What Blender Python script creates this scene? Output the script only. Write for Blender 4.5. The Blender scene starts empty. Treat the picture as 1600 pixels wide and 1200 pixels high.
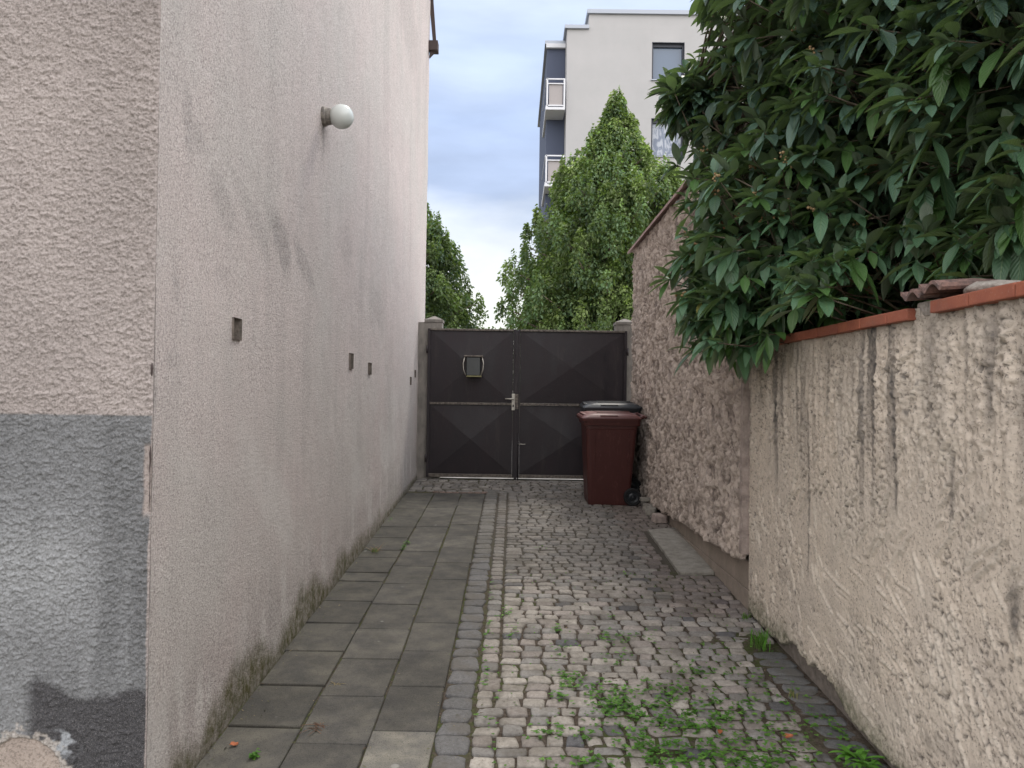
import bpy, bmesh, math, random
import numpy as np
from mathutils import Vector, Matrix
R = math.radians
rng = np.random.default_rng(7); random.seed(7)
sc = bpy.context.scene
COL = sc.collection

# ------------------------------------------------------------ camera, sky, sun, exposure
FPX = 1200.0                      # focal length in pixels of the 1600 px wide photograph
CAMZ = 1.70; SLOPE = 0.0525
cam_d = bpy.data.cameras.new('camera'); cam = bpy.data.objects.new('camera', cam_d); COL.objects.link(cam)
cam_d.sensor_width = 36; cam_d.lens = 36*FPX/1600; cam_d.clip_start = 0.05; cam_d.clip_end = 1500
CR = Matrix.Rotation(R(0.12), 3, 'Z') @ Matrix.Rotation(R(90+0.70), 3, 'X') @ Matrix.Rotation(R(0.8), 3, 'Z')
cam.matrix_world = Matrix.Translation((0, 0, CAMZ)) @ CR.to_4x4()
sc.camera = cam

W = bpy.data.worlds.new('World'); sc.world = W; W.use_nodes = True
wt = W.node_tree; wt.nodes.clear()
def wn(t, **k):
    n = wt.nodes.new(t)
    for a, b in k.items(): setattr(n, a, b)
    return n
SUN_EL, SUN_AZ = 52.0, 20.0       # azimuth to the right of straight ahead (+Y)
sky = wn('ShaderNodeTexSky', sky_type='NISHITA', sun_disc=False, sun_elevation=R(SUN_EL), sun_rotation=R(SUN_AZ))
sky.air_density = 1.0; sky.dust_density = 0.6
tc = wn('ShaderNodeTexCoord'); sep = wn('ShaderNodeSeparateXYZ'); wt.links.new(tc.outputs['Generated'], sep.inputs[0])
mp = wn('ShaderNodeMapping'); mp.inputs['Scale'].default_value = (1.0, 1.0, 3.2); mp.inputs['Location'].default_value = (0.35, 0.1, 0.62)
wt.links.new(tc.outputs['Generated'], mp.inputs[0])
nz = wn('ShaderNodeTexNoise'); nz.inputs['Scale'].default_value = 2.1; nz.inputs['Detail'].default_value = 7; nz.inputs['Roughness'].default_value = 0.5
nz.inputs['Distortion'].default_value = 0.35
wt.links.new(mp.outputs[0], nz.inputs['Vector'])
# height of the sky point, pushed about by the noise: cloud banks at different heights
mth = wn('ShaderNodeMath', operation='MULTIPLY_ADD'); mth.inputs[1].default_value = 0.34
wt.links.new(nz.outputs['Fac'], mth.inputs[0]); wt.links.new(sep.outputs['Z'], mth.inputs[2])
mr = wn('ShaderNodeMapRange'); mr.inputs['From Min'].default_value = 0.10; mr.inputs['From Max'].default_value = 1.2
wt.links.new(mth.outputs[0], mr.inputs['Value'])
ramp = wn('ShaderNodeValToRGB'); wt.links.new(mr.outputs[0], ramp.inputs[0])
cr = ramp.color_ramp
def stop(p, c):
    e = cr.elements.new(p); e.color = (*c, 1)
cr.elements[0].position = 0.0; cr.elements[0].color = (0.80, 0.80, 0.76, 1)
cr.elements[1].position = 1.0; cr.elements[1].color = (1.2, 1.24, 1.3, 1)
stop(0.20, (0.86, 0.84, 0.78)); stop(0.27, (0.70, 0.73, 0.78)); stop(0.325, (0.41, 0.48, 0.65))
stop(0.38, (0.45, 0.545, 0.76)); stop(0.46, (0.60, 0.69, 0.88)); stop(0.56, (0.64, 0.71, 0.88)); stop(0.75, (1.0, 1.06, 1.15))
nz2 = wn('ShaderNodeTexNoise'); nz2.inputs['Scale'].default_value = 6.5; nz2.inputs['Detail'].default_value = 6
wt.links.new(mp.outputs[0], nz2.inputs['Vector'])
mr2 = wn('ShaderNodeMapRange'); mr2.inputs['From Min'].default_value = 0.35; mr2.inputs['From Max'].default_value = 0.7
mr2.inputs['To Min'].default_value = 0.74; mr2.inputs['To Max'].default_value = 0.92
wt.links.new(nz2.outputs['Fac'], mr2.inputs['Value'])
sc1 = wn('ShaderNodeVectorMath', operation='SCALE'); wt.links.new(ramp.outputs[0], sc1.inputs[0]); wt.links.new(mr2.outputs[0], sc1.inputs['Scale'])
CLOUD = 6.8; BACK = 2.1
mrw = wn('ShaderNodeMapRange'); mrw.inputs['From Min'].default_value = 0.35; mrw.inputs['From Max'].default_value = -0.25; wt.links.new(sep.outputs['Y'], mrw.inputs['Value'])
mxw = wn('ShaderNodeMix', data_type='RGBA'); wt.links.new(mrw.outputs[0], mxw.inputs['Factor']); wt.links.new(sc1.outputs[0], mxw.inputs['A']); mxw.inputs['B'].default_value = (0.84, 0.815, 0.815, 1)
sc2 = wn('ShaderNodeVectorMath', operation='SCALE'); wt.links.new(mxw.outputs['Result'], sc2.inputs[0]); # unseen sky behind and to the right brightened to fill the walls
mry = wn('ShaderNodeMapRange'); mry.inputs['From Min'].default_value = 0.45; mry.inputs['From Max'].default_value = -0.55
mry.inputs['To Min'].default_value = 1.0; mry.inputs['To Max'].default_value = BACK; wt.links.new(sep.outputs['Y'], mry.inputs['Value'])
mrx = wn('ShaderNodeMapRange'); mrx.inputs['From Min'].default_value = 0.35; mrx.inputs['From Max'].default_value = 0.9
mrx.inputs['To Min'].default_value = 1.0; mrx.inputs['To Max'].default_value = 2.0; wt.links.new(sep.outputs['X'], mrx.inputs['Value'])
mxy = wn('ShaderNodeMath', operation='MULTIPLY'); wt.links.new(mry.outputs[0], mxy.inputs[0]); wt.links.new(mrx.outputs[0], mxy.inputs[1])
mlt = wn('ShaderNodeMath', operation='MULTIPLY'); mlt.inputs[1].default_value = CLOUD; wt.links.new(mxy.outputs[0], mlt.inputs[0]); wt.links.new(mlt.outputs[0], sc2.inputs['Scale'])
mixs = wn('ShaderNodeMix', data_type='RGBA'); mixs.inputs['Factor'].default_value = 0.86
wt.links.new(sky.outputs[0], mixs.inputs['A']); wt.links.new(sc2.outputs[0], mixs.inputs['B'])
bg = wn('ShaderNodeBackground'); bg.inputs['Strength'].default_value = 0.10
wo = wn('ShaderNodeOutputWorld'); wt.links.new(mixs.outputs['Result'], bg.inputs['Color']); wt.links.new(bg.outputs[0], wo.inputs[0])

sd = bpy.data.lights.new('sun', 'SUN'); sun = bpy.data.objects.new('sun', sd); COL.objects.link(sun)
sd.energy = 0.9; sd.angle = R(12); sd.color = (1.0, 0.93, 0.82)
sdir = Vector((math.sin(R(SUN_AZ))*math.cos(R(SUN_EL)), math.cos(R(SUN_AZ))*math.cos(R(SUN_EL)), math.sin(R(SUN_EL))))
sun.rotation_euler = sdir.to_track_quat('Z', 'Y').to_euler(); sun.location = (3, 3, 12)
sc.view_settings.view_transform = 'Standard'; sc.view_settings.look = 'None'
sc.view_settings.gamma = 1; sc.view_settings.exposure = 1.14
try:
    sc.cycles.max_bounces = 8; sc.cycles.diffuse_bounces = 4
except Exception: pass

# ------------------------------------------------------------ helpers
def gz(y):
    return SLOPE*np.clip(y, -6, 12.0)
CRn = np.array(CR)
def ray(px, py):
    return CRn @ np.array([px-800.0, 600.0-py, -FPX])
def on_x(px, py, X):              # where a sight line meets the plane x = X: (y, z)
    r = ray(px, py); t = X/r[0]; return r[1]*t, CAMZ+r[2]*t
def on_y(px, py, Y):              # (x, z) on the plane y = Y
    r = ray(px, py); t = Y/r[1]; return r[0]*t, CAMZ+r[2]*t
def on_g(px, py):                 # (x, y) on the sloping ground
    r = ray(px, py); t = -CAMZ/(r[2]-SLOPE*r[1]); return r[0]*t, r[1]*t

def _hash(ix, iy, seed):
    h = (ix*374761393 + iy*668265263 + seed*974634777) & 0xffffffff
    h = ((h ^ (h >> 13))*1274126177) & 0xffffffff
    return ((h ^ (h >> 16)) & 0xffff)/65535.0
def vnoise(x, y, seed=0):
    x = np.asarray(x, float); y = np.asarray(y, float)
    ix = np.floor(x).astype(np.int64); iy = np.floor(y).astype(np.int64)
    fx = x-ix; fy = y-iy; fx = fx*fx*(3-2*fx); fy = fy*fy*(3-2*fy)
    a = _hash(ix, iy, seed); b = _hash(ix+1, iy, seed); c = _hash(ix, iy+1, seed); d = _hash(ix+1, iy+1, seed)
    return (a*(1-fx)+b*fx)*(1-fy)+(c*(1-fx)+d*fx)*fy
def fbm(x, y, seed=0, o=4, g=0.5):
    s = 0; a = 1; t = 0
    for i in range(o):
        s = s + a*vnoise(x*2**i+i*17.3, y*2**i+i*9.1, seed+i); t += a; a *= g
    return s/t
def sst(a, b, x):
    t = np.clip((x-a)/(b-a), 0, 1); return t*t*(3-2*t)

def wloc(p):
    v = Vector((0, 0, 0))
    while p is not None: v += p.location; p = p.parent
    return v
def link(name, me, m, parent=None, smooth=True):
    o = bpy.data.objects.new(name, me); COL.objects.link(o)
    if m is not None: me.materials.append(m)
    if parent is not None: o.parent = parent
    if smooth: me.shade_smooth()
    return o
def nmesh(name, V, F, m, parent=None, smooth=True, col=None, extra=None):
    """V (n,3) world coordinates, F (k,4) or (k,3) int array or list of tuples"""
    V = np.asarray(V, float)
    if parent is not None: V = V - np.array(wloc(parent))
    me = bpy.data.meshes.new(name)
    if isinstance(F, np.ndarray):
        k, w = F.shape
        me.vertices.add(len(V)); me.vertices.foreach_set('co', V.astype(np.float32).ravel())
        me.loops.add(k*w); me.loops.foreach_set('vertex_index', F.astype(np.int32).ravel())
        me.polygons.add(k); me.polygons.foreach_set('loop_start', np.arange(0, k*w, w, dtype=np.int32))
        try: me.polygons.foreach_set('loop_total', np.full(k, w, dtype=np.int32))
        except Exception: pass
        me.update(calc_edges=True); me.validate()
    else:
        me.from_pydata([tuple(v) for v in V], [], F)
    for nm, c in (('col', col), ('ext', extra)):
        if c is not None:
            c = np.asarray(c, float)
            if c.shape[1] == 3: c = np.hstack([c, np.ones((len(c), 1))])
            at = me.color_attributes.new(nm, 'FLOAT_COLOR', 'POINT'); at.data.foreach_set('color', c.astype(np.float32).ravel())
    return link(name, me, m, parent, smooth)
def grid(us, vs, mask=None):
    U, V = np.meshgrid(us, vs)
    nu, nv = len(us), len(vs)
    i = np.arange(nu*nv).reshape(nv, nu)
    F = np.stack([i[:-1, :-1], i[:-1, 1:], i[1:, 1:], i[1:, :-1]], -1)
    if mask is not None:
        uc = (us[:-1]+us[1:])/2; vc = (vs[:-1]+vs[1:])/2; UC, VC = np.meshgrid(uc, vc); F = F[mask(UC, VC)]
    else: F = F.reshape(-1, 4)
    return U.ravel(), V.ravel(), F.reshape(-1, 4)
def bmo(name, bm, m, parent=None, smooth=False):
    if parent is not None: bmesh.ops.translate(bm, verts=bm.verts, vec=-wloc(parent))
    bmesh.ops.recalc_face_normals(bm, faces=bm.faces)
    me = bpy.data.meshes.new(name); bm.to_mesh(me); bm.free()
    return link(name, me, m, parent, smooth)
def abox(bm, c, s, bev=0.0, rot=None, taper=1.0):
    r = bmesh.ops.create_cube(bm, size=1.0); vs = r['verts']
    for v in vs:
        v.co = Vector((v.co.x*s[0], v.co.y*s[1], v.co.z*s[2]))
        if v.co.z > 0: v.co.x *= taper; v.co.y *= taper
    if bev:
        es = list({e for v in vs for e in v.link_edges})
        r2 = bmesh.ops.bevel(bm, geom=es, offset=bev, segments=2, affect='EDGES', profile=0.6)
        vs = list({v for f in r2['faces'] for v in f.verts} | {v for v in vs if v.is_valid})
    M = Matrix.Translation(Vector(c)) @ (rot.to_4x4() if rot else Matrix.Identity(4))
    for v in vs: v.co = M @ v.co
    return vs
def box(name, c, s, m, parent=None, bev=0.004, rot=None):
    bm = bmesh.new(); abox(bm, c, s, bev, rot); return bmo(name, bm, m, parent)
def atube(bm, pts, rad, n=8, cap=True):
    pts = [Vector(p) for p in pts]; rings = []
    if not hasattr(rad, '__len__'): rad = [rad]*len(pts)
    for i, p in enumerate(pts):
        t = (pts[min(i+1, len(pts)-1)]-pts[max(i-1, 0)]).normalized()
        a = t.orthogonal().normalized() if i == 0 else (a - t*a.dot(t)).normalized()
        b = t.cross(a)
        rings.append([bm.verts.new(p+(a*math.cos(2*math.pi*k/n)+b*math.sin(2*math.pi*k/n))*rad[i]) for k in range(n)])
    for r1, r2 in zip(rings, rings[1:]):
        for k in range(n): bm.faces.new((r1[k], r1[(k+1) % n], r2[(k+1) % n], r2[k]))
    if cap: bm.faces.new(rings[0][::-1]); bm.faces.new(rings[-1])
def tube(name, pts, rad, m, parent=None, n=8, smooth=True):
    bm = bmesh.new(); atube(bm, pts, rad, n); return bmo(name, bm, m, parent, smooth)
def loft(bm, rings, cap0=True, cap1=True):
    rs = [[bm.verts.new(p) for p in r] for r in rings]; n = len(rs[0])
    for a, b in zip(rs, rs[1:]):
        for k in range(n): bm.faces.new((a[k], a[(k+1) % n], b[(k+1) % n], b[k]))
    if cap0: bm.faces.new(rs[0][::-1])
    if cap1: bm.faces.new(rs[-1])
def rr(cx, cy, hx, hy, r, z, n=4):
    out = []
    for sx, sy, a0 in ((1, 1, 0), (-1, 1, 90), (-1, -1, 180), (1, -1, 270)):
        for k in range(n+1):
            a = R(a0+90*k/n); out.append((cx+sx*(hx-r)+r*math.cos(a), cy+sy*(hy-r)+r*math.sin(a), z))
    return out
def tag(o, label=None, cat=None, group=None, kind=None):
    if label: o['label'] = label
    if cat: o['category'] = cat
    if group: o['group'] = group
    if kind: o['kind'] = kind
    return o
def thing(name, loc, label, cat, group=None):
    o = bpy.data.objects.new(name, None); COL.objects.link(o); o.location = loc; o.empty_display_size = 0.2
    return tag(o, label, cat, group)
def copy_tree(o, parent=None):
    c = o.copy(); COL.objects.link(c); c.parent = parent
    for ch in list(o.children): copy_tree(ch, c)
    return c

class Mt:
    def __init__(s, name, base=(0.5, 0.5, 0.5), rough=0.8, spec=0.3, metal=0.0):
        s.m = bpy.data.materials.new(name); s.m.use_nodes = True; s.t = s.m.node_tree
        s.b = s.t.nodes['Principled BSDF']; s.out = s.t.nodes['Material Output']
        s.b.inputs['Base Color'].default_value = (*base, 1); s.b.inputs['Roughness'].default_value = rough
        s.b.inputs['Specular IOR Level'].default_value = spec; s.b.inputs['Metallic'].default_value = metal
        s._c = None
    def n(s, t, inp=None, **k):
        n = s.t.nodes.new(t)
        for a, b in k.items(): setattr(n, a, b)
        for a, b in (inp or {}).items(): s.set(n, a, b)
        return n
    def set(s, n, a, b):
        if isinstance(b, bpy.types.NodeSocket): s.t.links.new(b, n.inputs[a])
        else:
            if isinstance(b, tuple) and len(b) == 3 and n.inputs[a].type == 'RGBA': b = (*b, 1)
            n.inputs[a].default_value = b
    def co(s, scale=(1, 1, 1)):
        if s._c is None: s._c = s.n('ShaderNodeTexCoord').outputs['Object']
        if scale == (1, 1, 1): return s._c
        return s.n('ShaderNodeMapping', {'Vector': s._c, 'Scale': scale}).outputs[0]
    def noise(s, scale, detail=4, rough=0.55, st=(1, 1, 1), dist=0.0):
        return s.n('ShaderNodeTexNoise', {'Vector': s.co(st), 'Scale': scale, 'Detail': detail, 'Roughness': rough, 'Distortion': dist}).outputs['Fac']
    def vor(s, scale, st=(1, 1, 1), feature='F1', rnd=1.0):
        return s.n('ShaderNodeTexVoronoi', {'Vector': s.co(st), 'Scale': scale, 'Randomness': rnd}, feature=feature).outputs['Distance']
    def rng(s, v, a, b, c=0.0, d=1.0):
        return s.n('ShaderNodeMapRange', {'Value': v, 'From Min': a, 'From Max': b, 'To Min': c, 'To Max': d}).outputs[0]
    def mix(s, f, a, b, mode='MIX'):
        n = s.n('ShaderNodeMix', data_type='RGBA', blend_type=mode)
        for k, v in (('Factor', f), ('A', a), ('B', b)):
            i = [x for x in n.inputs if x.name == k and (x.type == 'RGBA' or k == 'Factor' and x.type == 'VALUE')][0]
            if isinstance(v, bpy.types.NodeSocket): s.t.links.new(v, i)
            else: i.default_value = (*v, 1) if isinstance(v, tuple) else v
        return [x for x in n.outputs if x.type == 'RGBA'][0]
    def math(s, op, a, b=0.0, c=None):
        n = s.n('ShaderNodeMath', operation=op)
        for i, v in enumerate((a, b) if c is None else (a, b, c)):
            if isinstance(v, bpy.types.NodeSocket): s.t.links.new(v, n.inputs[i])
            else: n.inputs[i].default_value = v
        return n.outputs[0]
    def attr(s, name='col'):
        n = s.n('ShaderNodeAttribute', attribute_name=name); sp = s.n('ShaderNodeSeparateColor', {'Color': n.outputs['Color']})
        return n.outputs['Color'], sp.outputs[0], sp.outputs[1], sp.outputs[2]
    def color(s, c): s.set(s.b, 'Base Color', c); return s
    def bump(s, h, dist, strength=1.0):
        b = s.n('ShaderNodeBump', {'Height': h, 'Distance': dist, 'Strength': strength})
        prev = getattr(s, '_b', None)
        if prev is not None: s.t.links.new(prev, b.inputs['Normal'])
        s._b = b.outputs[0]; s.set(s.b, 'Normal', s._b); return s

# ------------------------------------------------------------ materials
M = {}
# side wall render: fine pinkish roughcast.  ext: R dark stain, G moss, B pale lime bloom
m = Mt('pink_roughcast', rough=0.95, spec=0.1)
_, sR, sG, sB = m.attr('ext')
big = m.noise(0.9, 5, 0.6); fine = m.noise(150, 3, 0.7); grain = m.noise(56, 5, 0.78)
vst = m.noise(3.0, 4, 0.6, (1, 3.0, 0.35))
c = m.mix(m.rng(big, 0.4, 0.62), (0.60, 0.53, 0.505), (0.565, 0.53, 0.50))
c = m.mix(m.rng(vst, 0.45, 0.75, 0, 0.35), c, (0.44, 0.41, 0.39))
c = m.mix(m.rng(grain, 0.50, 0.58, 0, 0.50), c, (0.33, 0.285, 0.27))
c = m.mix(m.rng(fine, 0.54, 0.62, 0, 0.60), c, (0.20, 0.175, 0.17))  # grime speckle, its contrast raised to stand in for weak relief shading
c = m.mix(m.rng(fine, 0.46, 0.38, 0, 0.7), c, (0.76, 0.72, 0.70))
c = m.mix(m.math('MULTIPLY', sR, m.rng(grain, 0.40, 0.58, 0.35, 1.0)), c, (0.17, 0.165, 0.16))
c = m.mix(m.math('MULTIPLY', sB, m.rng(grain, 0.62, 0.40, 0.3, 1.0)), c, (0.68, 0.66, 0.63))
c = m.mix(m.math('MULTIPLY', sG, m.rng(m.noise(14, 5, 0.7), 0.35, 0.60, 0.45, 1.0)), c, m.mix(m.rng(m.noise(9, 4), 0.4, 0.6), (0.085, 0.080, 0.030), (0.11, 0.105, 0.065)))
m.color(c); m.bump(grain, 0.010, 1.0); m.bump(fine, 0.006, 0.9); m.bump(m.noise(6, 3), 0.02, 0.4); M['pink'] = m.m
# front wall render: coarse roughcast with a grey painted dado.  col: paint / plaster colour, ext: R darkening dirt, G exposed smooth plaster
m = Mt('coarse_roughcast', rough=0.92, spec=0.15)
cc, _, _, _ = m.attr('col'); _, sR, sG, sB = m.attr('ext')
g1 = m.noise(120, 4, 0.7); g2 = m.noise(420, 2, 0.6)
c = m.mix(m.rng(g1, 0.48, 0.60, 0.0, 0.75), cc, m.mix(1.0, cc, (0.5, 0.49, 0.48), 'MULTIPLY'))
c = m.mix(m.rng(g2, 0.54, 0.68, 0.0, 0.22), c, (0.75, 0.73, 0.71))
m.color(c); m.bump(g1, 0.004, 0.8); m.bump(g2, 0.0015, 0.5); M['front'] = m.m
# alley wall on the right: trowelled cement render.  ext: R black streak and darkened chips, G green, B pale
m = Mt('trowelled_render', rough=0.93, spec=0.12)
_, sR, sG, sB = m.attr('ext')
b1 = m.noise(3.0, 5, 0.62); b2 = m.noise(90, 4, 0.7); b3 = m.noise(28, 4, 0.65)
c = m.mix(m.rng(b1, 0.35, 0.66), (0.64, 0.555, 0.46), (0.56, 0.49, 0.415))
c = m.mix(m.rng(b3, 0.56, 0.68, 0, 0.35), c, (0.34, 0.29, 0.24))
c = m.mix(m.rng(b2, 0.57, 0.63, 0, 0.75), c, (0.15, 0.13, 0.115))  # dark specks, also making up in colour for weak bump shading
c = m.mix(m.rng(b2, 0.44, 0.36, 0, 0.4), c, (0.68, 0.61, 0.52))
c = m.mix(m.math('MULTIPLY', sB, 0.75), c, (0.60, 0.54, 0.46))
c = m.mix(m.math('MULTIPLY', sR, m.rng(b3, 0.3, 0.6, 0.55, 1.0)), c, (0.085, 0.08, 0.077))
c = m.mix(m.math('MULTIPLY', sG, m.rng(b3, 0.35, 0.6, 0.4, 1.0)), c, (0.12, 0.125, 0.075))
m.color(c); m.bump(b3, 0.006, 0.5); m.bump(b2, 0.005, 1.0); M['trowel'] = m.m
# rough spatter-dash wall beyond it
m = Mt('spatter_render', rough=0.95, spec=0.1)
_, sR, sG, sB = m.attr('ext')
b2 = m.noise(80, 4, 0.7); b1 = m.noise(2, 4, 0.6)
c = m.mix(m.rng(b1, 0.35, 0.66), (0.56, 0.475, 0.405), (0.47, 0.40, 0.345))
c = m.mix(m.rng(b2, 0.53, 0.66, 0, 0.55), c, (0.20, 0.165, 0.15))
c = m.mix(m.math('MULTIPLY', sB, 0.75), c, (0.60, 0.52, 0.46))
c = m.mix(sR, c, (0.12, 0.098, 0.09))
m.color(c); m.bump(b2, 0.007, 1.0); M['spatter'] = m.m
m = Mt('wall_core', rough=0.95, spec=0.1)
m.color(m.mix(m.rng(m.noise(20, 5), 0.35, 0.65), (0.13, 0.115, 0.10), (0.22, 0.19, 0.165))); m.bump(m.noise(60, 4), 0.006); M['core'] = m.m
m = Mt('plinth_concrete', rough=0.9, spec=0.15)
c = m.mix(m.rng(m.noise(5, 5, 0.6), 0.35, 0.65), (0.33, 0.275, 0.23), (0.24, 0.205, 0.17))
c = m.mix(m.rng(m.noise(60, 4, 0.7), 0.55, 0.72, 0, 0.5), c, (0.14, 0.12, 0.10))
m.color(c); m.bump(m.noise(45, 4, 0.7), 0.004); M['plinth'] = m.m
m = Mt('weathered_concrete', rough=0.9, spec=0.2)
c = m.mix(m.rng(m.noise(12, 5, 0.65), 0.35, 0.65), (0.30, 0.285, 0.25), (0.20, 0.185, 0.16))
c = m.mix(m.rng(m.noise(60, 3), 0.58, 0.7, 0, 0.6), c, (0.12, 0.11, 0.09))
m.color(c); m.bump(m.noise(90, 4, 0.7), 0.003); M['conc'] = m.m
m = Mt('post_concrete', rough=0.9, spec=0.2)
c = m.mix(m.rng(m.noise(9, 5, 0.65, (1, 1, 0.4)), 0.35, 0.65), (0.27, 0.25, 0.225), (0.16, 0.15, 0.135))
m.color(c); m.bump(m.noise(90, 4, 0.7), 0.003); M['post'] = m.m
m = Mt('old_plaster_strip', rough=0.95, spec=0.1)
c = m.mix(m.rng(m.noise(14, 5, 0.65), 0.35, 0.65), (0.42, 0.35, 0.31), (0.24, 0.20, 0.18))
m.color(c); m.bump(m.noise(60, 4, 0.7), 0.006); M['strip'] = m.m
# paving: stone colour comes with each stone
m = Mt('stone_setts', rough=0.82, spec=0.25)
cc, _, _, _ = m.attr('col')
s1 = m.noise(60, 5, 0.7); s2 = m.noise(260, 3, 0.7); s3 = m.noise(5, 5, 0.65)
c = m.mix(m.rng(s1, 0.42, 0.66, 0, 0.55), cc, m.mix(1.0, cc, (0.48, 0.46, 0.44), 'MULTIPLY'))
c = m.mix(m.rng(s2, 0.60, 0.72, 0, 0.45), c, (0.55, 0.53, 0.50))
c = m.mix(m.rng(s3, 0.46, 0.64, 0, 0.55), c, (0.10, 0.088, 0.07))
m.color(c); m.bump(s1, 0.006, 0.8); m.bump(s2, 0.002, 0.7); M['sett'] = m.m
m = Mt('dark_paving_slabs', rough=0.85, spec=0.25)
cc, _, _, _ = m.attr('col')
s1 = m.noise(7, 6, 0.65); s2 = m.noise(180, 3, 0.7); sp = m.vor(4.3)
c = m.mix(m.rng(s1, 0.38, 0.66, 0, 0.75), cc, m.mix(1.0, cc, (1.9, 1.85, 1.65), 'MULTIPLY'))
c = m.mix(m.rng(m.noise(1.7, 6, 0.7), 0.46, 0.64, 0, 0.5), c, (0.030, 0.029, 0.026))
c = m.mix(m.rng(s2, 0.60, 0.70, 0, 0.5), c, (0.12, 0.118, 0.108))
c = m.mix(m.rng(s2, 0.46, 0.36, 0, 0.6), c, (0.018, 0.018, 0.017))
c = m.mix(m.math('MULTIPLY', m.rng(sp, 0.085, 0.06), m.rng(m.noise(3.1, 2), 0.52, 0.56, 0, 0.7)), c, (0.27, 0.27, 0.25))
c = m.mix(m.rng(m.noise(2.2, 5, 0.7), 0.58, 0.74, 0, 0.35), c, (0.065, 0.062, 0.045))
m.color(c); m.bump(s2, 0.0018, 0.8); m.bump(s1, 0.006, 0.5); M['slab'] = m.m
m = Mt('joint_soil', rough=0.97, spec=0.05)
_, sR, sG, sB = m.attr('ext')
s1 = m.noise(45, 5, 0.7); s2 = m.noise(160, 3, 0.7)
c = m.mix(m.rng(s1, 0.35, 0.65), (0.052, 0.041, 0.033), (0.12, 0.10, 0.082))
c = m.mix(m.rng(s2, 0.60, 0.70, 0, 0.6), c, (0.20, 0.17, 0.13))
c = m.mix(m.math('MULTIPLY', sB, 0.8), c, (0.085, 0.078, 0.066))
c = m.mix(m.math('MULTIPLY', sG, m.rng(m.noise(25, 4, 0.7), 0.42, 0.58)), c, (0.065, 0.085, 0.028))
m.color(c); m.bump(s1, 0.012, 1.0); m.bump(s2, 0.004, 1.0); M['soil'] = m.m
m = Mt('ground_earth', rough=0.95, spec=0.1)
m.color(m.mix(m.rng(m.noise(0.6, 6), 0.35, 0.65), (0.10, 0.10, 0.06), (0.16, 0.14, 0.11))); m.bump(m.noise(20, 4), 0.02); M['ground'] = m.m
m = Mt('pale_road', rough=0.9, spec=0.2)
m.color(m.mix(m.rng(m.noise(3, 6), 0.35, 0.65), (0.55, 0.53, 0.50), (0.30, 0.29, 0.27))); M['road'] = m.m
# coping
m = Mt('terracotta_tile', rough=0.7, spec=0.3)
t1 = m.noise(12, 5, 0.65); t2 = m.noise(120, 3, 0.7)
ri = m.n('ShaderNodeObjectInfo').outputs['Random']
c = m.mix(m.rng(t1, 0.35, 0.65), (0.40, 0.135, 0.075), (0.30, 0.095, 0.06))
c = m.mix(m.math('MULTIPLY', ri, 0.5), c, (0.24, 0.085, 0.06))
c = m.mix(m.rng(t2, 0.58, 0.70, 0, 0.5), c, (0.42, 0.28, 0.21)); c = m.mix(m.rng(m.noise(5, 5), 0.55, 0.72, 0, 0.55), c, (0.15, 0.10, 0.08))
m.color(c); m.bump(t2, 0.002, 0.6); M['tile'] = m.m
m = Mt('old_roof_tile', rough=0.85, spec=0.2)
c = m.mix(m.rng(m.noise(25, 5, 0.7), 0.38, 0.62), (0.27, 0.17, 0.145), (0.11, 0.085, 0.08))
m.color(c); m.bump(m.noise(90, 4), 0.003); M['oldtile'] = m.m
m = Mt('pink_coping', rough=0.75, spec=0.3)
c = m.mix(m.rng(m.noise(8, 5, 0.7), 0.38, 0.62), (0.44, 0.31, 0.28), (0.30, 0.21, 0.19)); m.color(c); M['pinktile'] = m.m
m = Mt('lime_mortar', rough=0.95, spec=0.1)
c = m.mix(m.rng(m.noise(25, 5, 0.7), 0.38, 0.62), (0.45, 0.41, 0.37), (0.24, 0.215, 0.19)); m.color(c); m.bump(m.noise(60, 4), 0.008); M['mortar'] = m.m
# gate
m = Mt('brown_painted_steel', rough=0.42, spec=0.4)
g1 = m.noise(5, 6, 0.65, (1, 1, 0.4)); g2 = m.noise(60, 4, 0.7)
c = m.mix(m.rng(g1, 0.36, 0.66), (0.013, 0.010, 0.013), (0.021, 0.0145, 0.0175))
c = m.mix(m.rng(g2, 0.60, 0.72, 0, 0.5), c, (0.07, 0.05, 0.04))
c = m.mix(m.rng(m.noise(7, 6, 0.75, (1, 1, 0.15)), 0.56, 0.72, 0, 0.6), c, (0.045, 0.036, 0.034))
m.color(c); m.set(m.b, 'Roughness', m.rng(g1, 0.3, 0.7, 0.36, 0.6)); m.bump(m.noise(9, 3), 0.006, 0.3); M['gate'] = m.m
m = Mt('pale_steel_edge', rough=0.5, spec=0.5)
m.color(m.mix(m.rng(m.noise(30, 5, 0.7), 0.38, 0.6), (0.17, 0.15, 0.12), (0.055, 0.042, 0.038))); M['gate_edge'] = m.m  # paler mottled steel on rails, lock case and box flap
M['steel'] = Mt('brushed_aluminium', (0.45, 0.43, 0.38), 0.45, 0.5, 0.6).m
M['black_metal'] = Mt('black_metal', (0.02, 0.02, 0.022), 0.45, 0.5).m
m = Mt('dark_glazed_box', (0.02, 0.024, 0.024), 0.25, 0.5); M['boxdark'] = m.m
M['brass'] = Mt('dull_brass', (0.20, 0.19, 0.09), 0.45, 0.5, 0.4).m
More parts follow.
